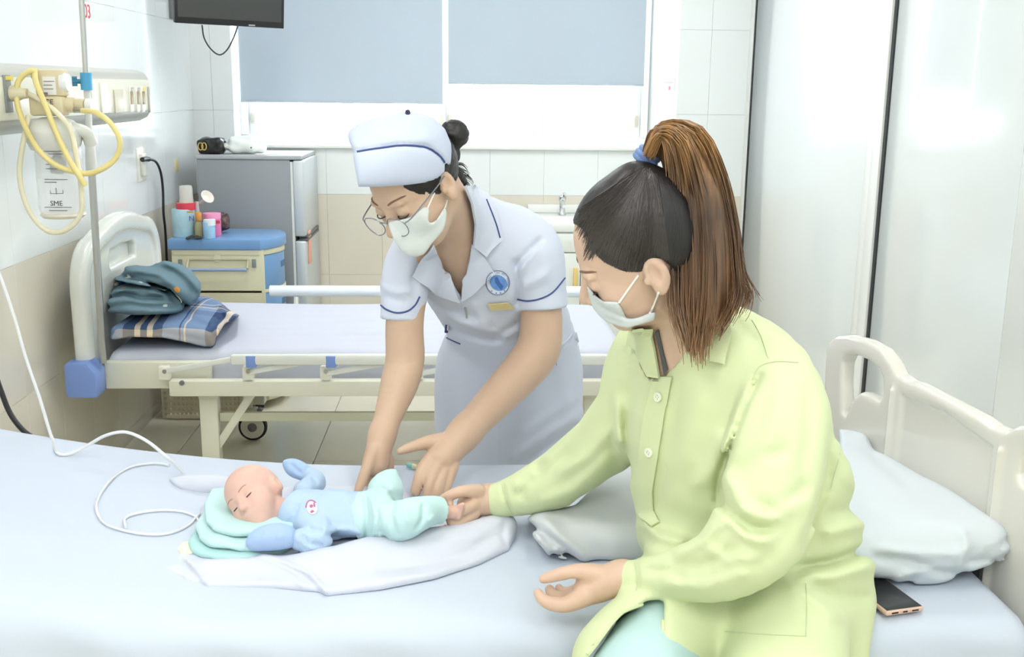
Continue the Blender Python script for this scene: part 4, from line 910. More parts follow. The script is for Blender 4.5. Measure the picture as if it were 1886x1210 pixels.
def strands(bm, guides, n, r, jit, seed=1, seg=10, sides=4, taper=0.3):
    """hair locks: blends of guide curves with jitter"""
    r_ = np.random.default_rng(seed); G = [spline(g, 8) for g in guides]; m_ = min(len(g) for g in G)
    G = np.array([g[np.linspace(0, len(g)-1, seg).astype(int)] for g in G])
    for i in range(n):
        a, b = r_.integers(0, len(G), 2); t = r_.random(); base = G[a]*(1-t)+G[b]*t; j = r_.normal(size=3)*jit; ph = r_.uniform(0, 6.28, 3)
        tt = np.linspace(0, 1, seg)[:, None]; P = base+j*(0.5+0.5*tt)+jit*0.4*np.sin(tt*5+ph); L = r_.uniform(0.8, 1.0); k = max(4, int(seg*L)); P = P[:k]
        tube(bm, P, r*r_.uniform(0.6, 1.3)*np.linspace(1, taper, k), sides)
    return bm

# ================================================================== nurse
nurse = thing('person', 'person in white nurse uniform and cap bending over the baby', 'person', (0.12, 3.05, 0))
dress_w = mat('nurse_dress', s2l(208, 214, 230), 0.8, 0.25, bump=0.08, bscale=500, sheen=0.1); piping = mat('navy_piping', s2l(62, 78, 132), 0.7)
HN = Head(W(767, 341, 2.42), (0.681, -0.728, 0.079), (-0.561, -0.588, -0.583), (-0.471, -0.353, 0.808), 1.2)
# ---- body: head, neck, chest, arms, hands, legs in one surface
B = SDF(); head_shape(B, HN, ears=(1, 1))
B.add(cone(HN(0, -0.03, -0.05), W(846, 425, 2.66), 0.062, 0.07), 0.025); B.add(cone(W(846, 425, 2.66), W(880, 500, 2.80), 0.085, 0.11), 0.03)
B.echain([(W(850, 430, 2.68), 0.12, 0.07), (W(880, 500, 2.79), 0.145, 0.105), (W(915, 560, 2.88), 0.135, 0.105), (W(935, 640, 3.0), 0.14, 0.11), (W(940, 720, 3.05), 0.155, 0.12)], (1, 0.2, 0), 0.03)
for dx in (-0.075, 0.075): B.chain([V(0.11+dx, 3.06, 0.74), V(0.12+dx, 3.10, 0.45), V(0.12+dx, 3.13, 0.09)], [0.09, 0.06, 0.04], 0.02); B.chain([V(0.12+dx, 3.13, 0.05), V(0.11+dx, 2.98, 0.035)], [0.04, 0.03], 0.02)
RA = [(768, 462, 2.64, 44), (752, 540, 2.62, 36), (745, 600, 2.61, 35), (746, 660, 2.60, 36), (736, 705, 2.57, 35), (720, 752, 2.53, 28), (704, 800, 2.485, 22)]
LA = [(960, 450, 2.74, 52), (992, 545, 2.73, 39), (997, 600, 2.72, 39), (988, 650, 2.70, 41), (945, 702, 2.63, 38), (900, 750, 2.55, 33), (856, 797, 2.47, 28)]
pchain(B, RA, 0.02); pchain(B, LA, 0.02)
def hand(S, palm, fingers, k=0.01):
    pchain(S, palm, 0.025)
    for f in fingers: pchain(S, f, 0.0025)
# right hand (thumb near the camera, palm turned to the baby)
hand(B, [(704, 800, 2.485, 22), (697, 830, 2.463, 24), (692, 852, 2.454, 25)], [
    [(690, 828, 2.449, 15), (676, 862, 2.420, 11), (668, 882, 2.406, 10), (660, 902, 2.393, 8)],
    [(700, 850, 2.475, 13), (698, 878, 2.473, 10), (692, 900, 2.459, 9), (690, 915, 2.440, 8)], [(708, 848, 2.475, 13), (708, 880, 2.472, 10), (706, 902, 2.458, 9), (706, 915, 2.440, 8)],
    [(714, 846, 2.471, 12), (716, 874, 2.470, 10), (716, 895, 2.456, 9), (718, 910, 2.435, 8)], [(694, 852, 2.464, 12), (684, 876, 2.464, 10), (676, 898, 2.455, 9), (674, 912, 2.440, 8)]])
# left hand (back of the hand to the camera, thumb out to the left)
hand(B, [(856, 797, 2.485, 28), (834, 822, 2.446, 29), (812, 846, 2.416, 27)], [
    [(822, 815, 2.449, 20), (792, 815, 2.429, 14), (768, 820, 2.412, 10.5), (750, 826, 2.404, 9), (737, 831, 2.397, 7)],
    [(800, 842, 2.413, 17), (782, 862, 2.390, 14), (773, 884, 2.366, 12.5), (766, 904, 2.357, 10.5)], [(810, 850, 2.405, 16), (797, 873, 2.375, 13.5), (791, 895, 2.351, 12), (787, 912, 2.345, 10)],
    [(820, 855, 2.407, 15), (812, 880, 2.377, 12.5), (806, 900, 2.354, 11.5), (802, 914, 2.350, 9.5)], [(832, 858, 2.411, 14), (827, 880, 2.387, 11), (822, 896, 2.371, 10), (817, 908, 2.361, 8.5)]])
B.folds([([(790, 858), (806, 872)], -1, 0.6), ([(700, 668), (745, 672), (775, 660)], -0.8, 0.8), ([(800, 850), (820, 840)], -0.5, 0.7), ([(812, 858), (830, 845)], -0.5, 0.7), ([(784, 880), (776, 905)], -1.2, 0.5), ([(800, 885), (796, 908)], -1.2, 0.5), ([(815, 885), (811, 906)], -1.2, 0.5)], 1, 0.0015, 4)
nbody = obj('body', B.mesh('body', 0.0038, 1), skin_n, nurse)
bvb = bvh_of(nbody)
for s in (-1, 1): lash(HN, s, nbody, lash_m); brow(HN, s, bvb, nbody, brow_m)
# ---- dress
D = SDF()
D.echain([(V(0.12, 3.10, 0.42), 0.19, 0.17), sec(806, 1064, 860, 3.08, 0.165), sec(801, 1076, 720, 3.05, 0.16), sec(806, 1070, 660, 3.02, 0.15), sec(824, 1052, 606, 2.96, 0.14), sec(802, 1026, 548, 2.87, 0.14), sec(768, 1000, 492, 2.78, 0.13), sec(770, 978, 445, 2.71, 0.105), sec(812, 925, 408, 2.70, 0.08)], (1, 0.2, 0), 0.035)
D.cut(half((0, 0, 0.42), (0, 0, -1)), 0.01)
D.add(ell(W(822, 512, 2.70), (0.07, 0.06, 0.065)), 0.05); D.add(ell(W(925, 505, 2.74), (0.07, 0.06, 0.065)), 0.05)
def sleeve(pts, hem, hemn, inner):
    s_ = SDF(); pchain(s_, pts, 0.02); s_.cut(half(hem, hemn), 0.004); return s_
hr = W(740, 588, 2.615); s1 = sleeve([(772, 455, 2.66, 48), (755, 500, 2.63, 50), (744, 550, 2.62, 42), (739, 600, 2.612, 39), (738, 640, 2.61, 38)], hr, hr-W(752, 500, 2.63)+V(0.012, 0, 0.0), None)
hl = W(1000, 566, 2.725); s2 = sleeve([(945, 440, 2.74, 62), (970, 470, 2.74, 68), (992, 530, 2.735, 51), (1000, 570, 2.725, 46), (1003, 620, 2.72, 44)], hl, hl-W(980, 480, 2.735)+V(-0.02, 0, -0.035), None)
D.add(s1.node(), 0.03); D.add(s2.node(), 0.03)
# neck opening
vn = SDF(); vn.add(outline([(800, 456), (812, 432), (826, 395), (860, 335), (868, 400), (864, 450), (860, 500), (853, 553), (838, 528), (815, 492)], 0.0014), 0); vn.cut(ell(W(846, 450, 2.60), (0.125, 0.16, 0.17)), 0.004); vn.lo = W(780, 560, 2.4)-0.3; vn.hi = W(900, 330, 2.9)+0.3
D.sub(vn.node(), 0.006); D.sub(cone(HN(0, -0.03, -0.05), W(846, 425, 2.66), 0.068, 0.078), 0.01)
D.folds([([(826, 598), (850, 612), (885, 622), (920, 626)], -1.4), ([(838, 596), (880, 606), (930, 618), (955, 606)], 1.3), ([(820, 580), (850, 592), (900, 598)], 0.8), ([(905, 622), (935, 612), (960, 592)], -1.0), ([(790, 540), (820, 560), (850, 575)], -0.6, 1.4),
         ([(870, 560), (900, 600)], 0.5, 1.3), ([(775, 470), (760, 520), (762, 545)], -0.8), ([(952, 490), (975, 462), (998, 440)], -1.2, 0.8), ([(955, 505), (970, 480), (985, 462)], 0.8, 0.8), ([(960, 530), (990, 515), (1010, 505)], 0.7), ([(948, 480), (955, 530), (953, 560)], -1.3, 0.8),
         ([(1072, 760), (1010, 800), (950, 845)], 1.2, 1.6), ([(1068, 790), (1020, 815), (960, 858)], -1.3, 1.5), ([(1060, 730), (1010, 770), (960, 800)], 0.7, 1.6), ([(1045, 830), (1000, 850)], 1, 1.4), ([(700, 525), (725, 540), (760, 535)], 0.7), ([(715, 545), (745, 556)], -0.5),
         ([(812, 640), (815, 720), (812, 820)], 0.5, 2), ([(905, 640), (918, 720), (916, 850)], -0.25, 0.7), ([(1020, 640), (1040, 700), (1045, 760)], 0.5, 2), ([(980, 600), (1015, 625), (1045, 640)], 0.8, 1.2)], 1, 0.010, 8)
dress = obj('dress', D.mesh('dress', 0.0055, 1), dress_w, nurse); bvd = bvh_of(dress); bvbd = bvh_of(dress, nbody)
# collar and lapels
obj('lapel', patch(bvbd, [(796, 446), (775, 478), (757, 509), (790, 532), (846, 553), (832, 522), (812, 484)], 0.007, 0.005, 7), dress_w, nurse)
obj('lapel', patch(bvbd, [(866, 446), (890, 470), (909, 499), (880, 528), (855, 551), (860, 500)], 0.008, 0.005, 7), dress_w, nurse)
obj('collar', patch(bvbd, [(846, 345), (866, 350), (895, 366), (906, 392), (922, 441), (891, 468), (866, 448), (866, 410), (858, 375)], 0.012, 0.006, 7), dress_w, nurse)
bvc = bvh_of(*[o for o in nurse.children if o.name.startswith(('dress', 'lapel', 'collar'))])
def stripe(name, pts, r, material, parent, bv, n=6, off=0.001):
    P = onsurf(bv, pts, off, n)
    if len(P) < 3: print("MISS", name, pts[0]); return None
    bm = NB(); tube(bm, P, r, 6); return obj(name, bm, material, parent)
stripe('sleeve_piping', [(702, 562), (712, 570), (730, 576), (750, 573), (764, 562), (773, 546)], 0.0022, piping, dress, bvc); stripe('sleeve_piping', [(952, 551), (972, 554), (995, 550), (1018, 538), (1040, 512)], 0.0022, piping, dress, bvc)
stripe('collar_piping', [(896, 368), (908, 398), (916, 420), (921, 438)], 0.002, piping, dress, bvc); stripe('pocket_piping', [(823, 622), (836, 628), (848, 633)], 0.002, piping, dress, bvc)
stripe('pocket_seam', [(1026, 640), (1045, 625), (1058, 606)], 0.002, dress_w, dress, bvc); stripe('zip_pull', [(857, 566), (859, 577), (860, 586)], 0.003, steel if 'steel' in globals() else dress_w, dress, bvc)
obj('pocket_flap', patch(bvd, [(1022, 650), (1046, 632), (1060, 612), (1064, 630), (1046, 655), (1024, 672)], 0.001, 0.003, 7), dress_w, dress)
# badge print, name tag, pen
bg_ = obj('badge', patch(bvc, [(917+22*math.cos(t), 521+22.5*math.sin(t)) for t in np.linspace(0, 2*math.pi, 28)[:-1]], 0.0008, 0.001, 4), mat('badge_white', s2l(226, 230, 242), 0.8), nurse)
bvg = bvh_of(bg_)
stripe('badge_ring', [(917+21.5*math.cos(t), 521+22*math.sin(t)) for t in np.linspace(0, 2*math.pi, 24)], 0.0012, mat('badge_grey', s2l(104, 118, 150), 0.7), bg_, bvg, 3, 0.0003)
obj('badge_core', patch(bvg, [(918+16*math.cos(t)-2*math.sin(t), 521+14*math.sin(t)+4*math.cos(t)) for t in np.linspace(0, 2*math.pi, 20)[:-1]], 0.0003, 0.0006, 4), mat('badge_blue', s2l(104, 152, 214), 0.7, var=0.12, vscale=90), bg_)
obj('badge_motif', patch(bvg, [(911, 511), (916, 510), (921, 520), (927, 527), (923, 534), (917, 527), (912, 520)], 0.001, 0.0006, 3), mat('badge_navy', s2l(68, 104, 176), 0.7), bg_)
for i, ch in enumerate('BENH VIEN HAI PHONG'):
    if ch == ' ': continue
    t = math.radians(195+i*10.0); px, py = 917+18.7*math.cos(t), 521+19*math.sin(t); p, n_ = hit(bvg, px, py)
    if p is None: continue
    q, _ = hit(bvg, 917+15*math.cos(t), 521+15*math.sin(t)); yd = p-(q if q is not None else p-V(0, 0, 0.01)); n_ = n_ if n_@(p-CAM) < 0 else -n_
    text_mesh('badge_letter', ch, 0.0058, p+n_*0.0012, np.cross(yd, n_), yd, mat('badge_navy', s2l(68, 104, 176), 0.7), bg_, 0.0002)
for t in (50, 75, 100, 128): p, n_ = hit(bvg, 917+18.7*math.cos(math.radians(t)), 521+19*math.sin(math.radians(t))); n_ = n_ if n_@(p-CAM) < 0 else -n_; obj('badge_star', lathe(NB(), [(0.0018, 0), (0.0018, 0.0012)], p, 5, rot_to(n_)), mat('badge_navy', s2l(68, 104, 176), 0.7), bg_)
nt2 = obj('name_tag', patch(bvc, [(897, 557), (934, 554), (947, 565), (905, 568)], 0.006, 0.003, 6), mat('tag_gold', s2l(206, 190, 140), 0.35), nurse)
stripe('tag_edge', [(897, 557), (916, 555), (934, 554), (947, 565)], 0.0014, mat('tag_brown', s2l(168, 128, 90), 0.5), nt2, bvh_of(nt2), 4)
pn = NB(); p, n_ = hit(bvc, 824, 600); n_ = n_ if n_@(p-CAM) < 0 else -n_; tube(pn, [p+n_*0.006+V(0.002, 0, 0.016), p+n_*0.006+V(-0.001, 0, -0.014)], 0.005, 8); pen = obj('pen', pn, mat('pen_navy', s2l(40, 52, 110), 0.3), nurse)
pn = NB(); tube(pn, [p+n_*0.012+V(0.007, 0, 0.012), p+n_*0.012+V(0.006, 0, -0.002)], 0.003, 6); obj('pen_clip', pn, chrome if 'chrome' in globals() else dress_w, pen)
# ---- cap
C_ = SDF(); C_.add(ell(HN(0, -0.012, 0.062), np.array((0.096, 0.115, 0.088))*1.2, HN.R), 0); C_.add(ell(HN(0, 0.01, 0.095), np.array((0.085, 0.12, 0.07))*1.2, HN.R), 0.03)
C_.cut(outline([(635, 241), (655, 229), (700, 214), (745, 206), (775, 208), (800, 218), (820, 238), (831, 265), (835, 300), (834, 326), (815, 333), (780, 338), (745, 341), (700, 344), (660, 344), (654, 310), (648, 272)], 0.00125), 0.014)
C_.sub(HN.el((0, -0.012, 0.02), (0.08, 0.098, 0.085)), 0.004)
C_.folds([([(700, 225), (735, 245), (770, 250)], -1.0, 1.2), ([(715, 252), (745, 246), (790, 258)], 0.8), ([(755, 215), (775, 235), (800, 262)], 0.8, 1.2), ([(660, 250), (700, 262)], -0.5, 1.5), ([(650, 279), (700, 271), (745, 266), (785, 270), (812, 288), (829, 318)], -1.5, 0.5)], 1, 0.004, 8)
cap_o = obj('cap', C_.mesh('cap', 0.0045, 1), mat('cap_white', s2l(198, 206, 226), 0.8, 0.25, bump=0.08, bscale=500), nurse); bvk = bvh_of(cap_o)
stripe('cap_piping', [(650, 281), (700, 273), (745, 268), (785, 272), (812, 290), (829, 320)], 0.0024, piping, cap_o, bvk); p, n_ = hit(bvk, 751, 210)
obj('cap_pin', lathe(NB(), [(0.001, 0.010), (0.005, 0.008), (0.006, 0.003), (0.004, -0.002)], p, 12), mat('pin_dark', s2l(50, 48, 78), 0.3), cap_o)
# ---- hair
H_ = SDF(); H_.add(HN.el((0, -0.012, 0.03), (0.0775, 0.096, 0.092)), 0); H_.add(ell(W(836, 247, 2.50), (0.036, 0.036, 0.034)), 0.0); H_.add(ell(W(834, 285, 2.49), (0.018, 0.018, 0.022)), 0.012); H_.add(cone(W(838, 320, 2.5), W(852, 335, 2.53), 0.02, 0.012), 0.01)
H_.cut(outline([(742, 345), (748, 325), (770, 300), (800, 220), (870, 215), (870, 290), (850, 300), (880, 345), (850, 345), (838, 335), (836, 330), (822, 334), (815, 350), (808, 374), (797, 382), (778, 364), (756, 353)], 0.00125), 0.004); H_.waves(0.0012, 220, 4)
nh = obj('hair', H_.mesh('hair', 0.004, 1), hair_dark, nurse)
bm = NB(); g = [[W(838, 325, 2.5), W(852, 332, 2.52), W(862, 342, 2.54), W(872, 352, 2.55)], [W(836, 320, 2.5), W(850, 322, 2.52), W(866, 328, 2.54), W(876, 345, 2.56)], [W(838, 300, 2.49), W(848, 302, 2.5), W(856, 310, 2.51), W(858, 316, 2.51)]]
strands(bm, g, 40, 0.0012, 0.003, 3); obj('loose_strands', bm, hair_dark, nh)['kind'] = 'stuff'
# ---- face mask
K = SDF(); head_shape(K, HN, ears=(0, 0)); K.ops = [(o_, (p_[0] if o_ == 'd' else (lambda P, f=p_[0]: f(P)-f32(0.007)), p_[1], p_[2]), k_) if o_ == '+' else (o_, p_, k_) for o_, p_, k_ in K.ops]
K.add(HN.cn((0, 0.085, -0.02), (0, 0.092, -0.06), 0.034, 0.034), 0.03); K.add(HN.el((0, 0.065, -0.088), (0.035, 0.04, 0.03)), 0.03)
K.cut(outline([(714, 410), (721, 407), (733, 406), (755, 400), (763, 397), (772, 388), (779, 382), (787, 381), (791, 387), (789, 399), (789, 408), (795, 411), (803, 405), (811, 393), (816, 384), (821, 383), (823, 393), (821, 412), (816, 425), (805, 438), (795, 449), (788, 460), (780, 469), (767, 473), (752, 471), (739, 462), (730, 449), (723, 437), (718, 423)], 0.00125), 0.004)
K.cut(half(HN(0, -0.005, 0), -HN.R[:, 1]), 0.003); K.lo = HN.C-0.2; K.hi = HN.C+0.2
mk = obj('face_mask', K.mesh('mask', 0.0035, 1), mask_w, nurse); bvm = bvh_of(mk, nbody)
stripe('ear_loop', [(787, 384), (793, 370), (800, 355)], 0.0018, strap_w, mk, bvm, 5, 0.001); stripe('ear_loop', [(818, 386), (821, 376), (823, 368)], 0.0018, strap_w, mk, bvm, 5, 0.001)
# ---- spectacles
sp = thing('spectacles', 'thin grey round spectacles worn by the nurse', 'spectacles', HN(0, 0.11, 0.0)); fr_m = mat('spectacle_grey', s2l(140, 142, 152), 0.25, metal=0.6); ln = mat('spectacle_lens', (0.96, 0.98, 0.98), 0.03, 0.5, alpha=0.12)
def lens(s):
    P = [HN(s*0.034+0.026*math.cos(t), 0.108-0.003*abs(math.cos(t)), -0.012+0.021*math.sin(t)) for t in np.linspace(0, 2*math.pi, 25)[:-1]]
    bm = NB(); tube(bm, P, 0.0013, 6, closed=True); rim = obj('rim', bm, fr_m, sp); bm = NB(); c = bm.verts.new(sum(P)/len(P)+HN.R[:, 1]*0.003); vs = [bm.verts.new(p) for p in P]
    for a, b in zip(vs, vs[1:]+vs[:1]): bm.faces.new((a, b, c))
    obj('lens', bm, ln, rim)
lens(-1); lens(1)
bm = NB(); tube(bm, spline([HN(-0.010, 0.107, -0.004), HN(0, 0.111, 0.002), HN(0.010, 0.107, -0.004)], 4), 0.0016, 6); obj('bridge', bm, fr_m, sp)
for s in (-1, 1): bm = NB(); tube(bm, spline([HN(0.059*s, 0.105, -0.004), HN(0.072*s, 0.09, 0.0), HN(0.079*s, 0.02, 0.008), HN(0.080*s, -0.01, 0.012)], 5), 0.0017, 6); obj('temple', bm, fr_m, sp)
# ================================================================== mother
mum = thing('person', 'person in lime green pyjama shirt with brown ponytail sitting on bed', 'person', (0.5, 1.9, 0.59))
lime = mat('lime_shirt', s2l(206, 216, 172), 0.85, 0.2, bump=0.1, bscale=400, var=0.015, vscale=6, sheen=0.1); aqua_tr = mat('aqua_trousers', s2l(180, 208, 208), 0.85, 0.2, bump=0.1, bscale=400)
HM = Head(W(1176, 462, 1.78), (0.026, -0.956, -0.293), (-0.86, 0.128, -0.495), (-0.51, -0.265, 0.818), 1.165)
B = SDF(); head_shape(B, HM)
B.add(cone(HM(0, -0.035, -0.05), W(1255, 660, 1.87), 0.06, 0.066), 0.025); B.echain([(W(1265, 660, 1.87), 0.13, 0.07), (W(1330, 760, 1.88), 0.16, 0.1), (W(1370, 960, 1.88), 0.15, 0.11), (W(1390, 1080, 1.9), 0.17, 0.13)], (0.6, -0.8, 0), 0.03)
pchain(B, [(1160, 680, 2.03, 45), (1120, 800, 2.08, 40), (1040, 860, 2.13, 34), (940, 912, 2.18, 27), (905, 920, 2.19, 25)], 0.02)
hand(B, [(905, 920, 2.19, 25), (884, 922, 2.18, 27), (866, 930, 2.17, 25)], [
    [(880, 905, 2.165, 14), (852, 905, 2.145, 11), (830, 912, 2.14, 10), (812, 922, 2.145, 8.5), (804, 928, 2.15, 7)],
    [(872, 930, 2.15, 13), (852, 940, 2.125, 10), (838, 950, 2.12, 9), (830, 940, 2.125, 8), (828, 925, 2.135, 7)],
    [(872, 945, 2.15, 13), (850, 962, 2.125, 10), (836, 968, 2.12, 9), (828, 955, 2.125, 8), (829, 942, 2.13, 7)],
    [(870, 950, 2.165, 12), (845, 974, 2.15, 10), (815, 984, 2.15, 9), (796, 985, 2.155, 8), (782, 981, 2.16, 6.5)],
    [(876, 945, 2.17, 12), (850, 975, 2.165, 9), (832, 978, 2.16, 8), (822, 972, 2.16, 7)]])
pchain(B, [(1440, 700, 1.72, 55), (1425, 900, 1.65, 45), (1395, 985, 1.62, 42), (1270, 1050, 1.66, 34), (1175, 1062, 1.71, 27), (1145, 1062, 1.725, 26)], 0.02)
hand(B, [(1145, 1062, 1.725, 26), (1112, 1074, 1.735, 32), (1085, 1084, 1.74, 30)], [
    [(1105, 1058, 1.73, 19), (1070, 1052, 1.735, 15), (1038, 1056, 1.74, 12.5), (1015, 1062, 1.745, 11), (1001, 1066, 1.75, 9)],
    [(1080, 1096, 1.725, 20), (1045, 1112, 1.725, 16), (1016, 1112, 1.73, 13), (998, 1102, 1.74, 11), (991, 1092, 1.75, 9)],
    [(1078, 1088, 1.745, 17), (1042, 1100, 1.75, 13), (1020, 1098, 1.755, 11.5), (1012, 1085, 1.765, 9)],
    [(1078, 1082, 1.765, 16), (1050, 1092, 1.77, 12), (1036, 1090, 1.775, 10), (1029, 1083, 1.78, 8)],
    [(1085, 1085, 1.775, 15), (1060, 1096, 1.785, 11), (1048, 1096, 1.79, 9)]])
B.folds([([(1048, 1066), (1065, 1075), (1090, 1076)], -1.2, 0.8), ([(1030, 1100), (1050, 1098)], -0.8, 0.5)], 1, 0.0025, 5)
mbody = obj('body', B.mesh('body', 0.0036, 1), skin_m, mum); bvmb = bvh_of(mbody)
for s in (-1, 1): lash(HM, s, mbody, lash_m); brow(HM, s, bvmb, mbody, brow_m)
# ---- trousers
T = SDF(); T.chain([V(0.50, 1.92, 0.67), V(0.36, 1.72, 0.605), V(0.27, 1.56, 0.572), V(0.23, 1.465, 0.49), V(0.23, 1.45, 0.12)], [0.11, 0.088, 0.082, 0.07, 0.055], 0.02); T.chain([V(0.60, 1.86, 0.67), V(0.55, 1.65, 0.60), V(0.50, 1.50, 0.56), V(0.48, 1.43, 0.48), V(0.48, 1.42, 0.12)], [0.11, 0.088, 0.082, 0.07, 0.055], 0.02)
T.waves(0.004, 25, 9); obj('trousers', T.mesh('trousers', 0.008, 1), aqua_tr, mum)
for x, y in ((0.23, 1.45), (0.48, 1.42)): S = SDF(); S.chain([V(x, y+0.03, 0.06), V(x, y-0.06, 0.045), V(x-0.01, y-0.15, 0.03)], [0.045, 0.04, 0.03], 0.02); S.cut(half((0, 0, 0.002), (0, 0, -1)), 0.004); obj('slipper', S.mesh('slipper', 0.008), mat('slipper_grey', s2l(120, 130, 140), 0.6), mum)
# ---- shirt
D = SDF(); sd = (0.6, -0.8, 0)
D.echain([(W(1275, 625, 1.86), 0.10, 0.075), (W(1315, 690, 1.87), 0.20, 0.125), (W(1335, 800, 1.88), 0.235, 0.155), (W(1362, 950, 1.90), 0.24, 0.165), (W(1390, 1100, 1.90), 0.26, 0.175), (W(1395, 1170, 1.89), 0.265, 0.18)], sd, 0.03)
D.add(cone(V(0.48, 1.88, 0.665), V(0.27, 1.62, 0.588), 0.125, 0.098), 0.04); D.chain([V(0.60, 1.84, 0.67), V(0.54, 1.62, 0.605), V(0.50, 1.47, 0.555), V(0.48, 1.40, 0.46)], [0.125, 0.104, 0.1, 0.09], 0.04)
far = SDF(); pchain(far, [(1190, 655, 2.0, 66), (1150, 745, 2.06, 74), (1095, 828, 2.11, 66), (1015, 886, 2.15, 54), (940, 916, 2.175, 37), (900, 921, 2.19, 31), (870, 925, 2.2, 30)], 0.02)
far.cut(half(W(902, 920, 2.19), W(900, 921, 2.19)-W(960, 908, 2.17)), 0.004)
far.folds([([(1140, 770), (1085, 840), (1030, 870)], 1, 1.3), ([(1120, 840), (1060, 900), (1000, 925)], 0.9, 1.4), ([(1000, 850), (965, 885), (955, 915)], -1, 1), ([(985, 870), (950, 900)], 0.8), ([(1050, 830), (1010, 870), (975, 890)], -0.8, 1.1), ([(925, 893), (931, 920), (940, 948)], -0.6, 0.5), ([(1140, 860), (1100, 900), (1060, 925)], -0.8, 1.2)], 1, 0.012, 9)
near = SDF(); pchain(near, [(1425, 690, 1.75, 72), (1440, 770, 1.69, 88), (1425, 870, 1.645, 96), (1400, 970, 1.61, 90), (1330, 1040, 1.62, 66), (1230, 1060, 1.675, 44), (1165, 1063, 1.715, 32), (1120, 1063, 1.73, 30)], 0.02)
near.cut(half(W(1146, 1063, 1.72), W(1146, 1063, 1.72)-W(1200, 1060, 1.69)), 0.004)
near.folds([([(1322, 905), (1345, 945), (1385, 975), (1430, 972)], -1.7, 1.2), ([(1335, 945), (1370, 985), (1410, 1000)], 1.4, 1.1), ([(1340, 880), (1370, 940), (1420, 955), (1470, 925)], 1.3, 1.2), ([(1400, 930), (1440, 945), (1485, 890)], -1.1, 1.3), ([(1330, 830), (1355, 790), (1385, 720)], 1.0, 1.3), ([(1440, 720), (1425, 790), (1400, 850)], 0.7, 1.6),
            ([(1350, 870), (1400, 840), (1450, 830)], -0.7, 1.5), ([(1490, 720), (1490, 800), (1470, 880)], -0.6, 1.6), ([(1250, 1020), (1290, 1000), (1330, 960)], 1.1, 1.0), ([(1240, 1045), (1300, 1040), (1350, 1010)], -1.0, 1.0), ([(1230, 1075), (1300, 1080), (1390, 1050)], 0.9, 1.2), ([(1300, 1010), (1340, 1030), (1400, 1030)], 0.7), ([(1170, 1035), (1173, 1062), (1172, 1090)], -0.8, 0.5), ([(1190, 1050), (1230, 1052), (1260, 1065)], -0.7, 0.8), ([(1460, 960), (1430, 1010), (1380, 1050)], -0.7, 1.3)], 1, 0.0105, 10)
D.folds([([(1135, 640), (1125, 720), (1140, 830)], 0.9, 1.5), ([(1165, 690), (1155, 790), (1165, 880)], -0.9, 1.3), ([(1180, 960), (1210, 985), (1260, 1000)], 1.2, 1.2), ([(1250, 720), (1225, 850), (1215, 930)], -0.6, 1.5), ([(1330, 800), (1310, 860), (1280, 900)], 0.8, 1.5), ([(1290, 720), (1270, 800), (1265, 860)], 0.5, 2), ([(1470, 1045), (1530, 1035), (1600, 1010)], -1.8, 1.0), ([(1480, 1062), (1540, 1060), (1612, 1040)], 1.3, 1.3),
         ([(1500, 1080), (1550, 1100), (1600, 1100)], -0.8, 1.3), ([(1450, 1075), (1500, 1105), (1540, 1140)], 0.9, 1.3), ([(1530, 820), (1555, 860), (1575, 900)], 0.7, 1.5), ([(1525, 950), (1560, 935), (1588, 930)], -0.8, 1.2), ([(1540, 700), (1550, 780), (1548, 860)], -0.6, 1.4), ([(1520, 985), (1570, 970), (1600, 965)], 0.9, 1.2), ([(1150, 1000), (1180, 1020), (1200, 1035)], -0.7, 1), ([(1350, 590), (1400, 640), (1400, 670)], -0.5, 1.2), ([(1400, 600), (1440, 640)], 0.4, 2)], 1, 0.013, 10)
D.add(far.node(), 0.02); D.add(near.node(), 0.01)
D.folds([([(1400, 690), (1372, 750), (1346, 820), (1324, 880), (1320, 925)], -1.6, 0.8), ([(1545, 660), (1540, 780), (1520, 900), (1480, 1000)], -1.0, 1.0)], 1, 0.010, 8)
D.cut(outline([(1120, 597), (1116, 640), (1103, 725), (1065, 780), (1000, 836), (940, 872), (898, 890), (885, 905), (900, 962), (980, 952), (1060, 938), (1148, 884), (1162, 920), (1172, 955), (1150, 1000), (1118, 1030), (1132, 1034), (1136, 1098), (1060, 1158), (1000, 1240), (1596, 1300), (1602, 1200), (1616, 1110), (1622, 1010), (1594, 920), (1573, 800), (1548, 700), (1528, 642), (1492, 590), (1440, 550), (1380, 532), (1290, 540), (1225, 575), (1190, 592)], 0.00093), 0.012)
lap = SDF(); lap.add(outline([(1192, 1106), (1224, 1104), (1220, 1180), (1222, 1300), (1040, 1300), (1096, 1190), (1140, 1136)], 0.0009), 0); lap.cut(half((0, 1.9, 0), (0, 1, 0)), 0); lap.lo = V(-0.5, 1.0, 0.3); lap.hi = V(1.2, 1.9, 1.0); D.sub(lap.node(), 0.012)
D.sub(rbox((0, 2.2, 0.3), (1.2, 0.445, 0.286), 0.03), 0.004)
vn = SDF(); vn.add(outline([(1204, 590), (1212, 630), (1224, 690), (1252, 660), (1262, 600)], 0.0009), 0); vn.lo = V(0.0, 1.2, 0.9); vn.hi = V(0.8, 1.86, 1.4); D.sub(vn.node(), 0.006); D.sub(cone(HM(0, -0.035, -0.05), W(1252, 655, 1.87), 0.064, 0.072), 0.008)
shirt = obj('shirt', D.mesh('shirt', 0.0058, 1), lime, mum); bvs = bvh_of(shirt); bvsb = bvh_of(shirt, mbody)
obj('collar', patch(bvs, [(1285, 590), (1330, 575), (1348, 620), (1338, 671), (1295, 662), (1268, 640)], 0.012, 0.005, 9), lime, mum)
obj('collar', patch(bvsb, [(1167, 600), (1164, 640), (1181, 645), (1200, 688), (1221, 691), (1213, 640), (1203, 598)], 0.008, 0.005, 8), lime, mum)
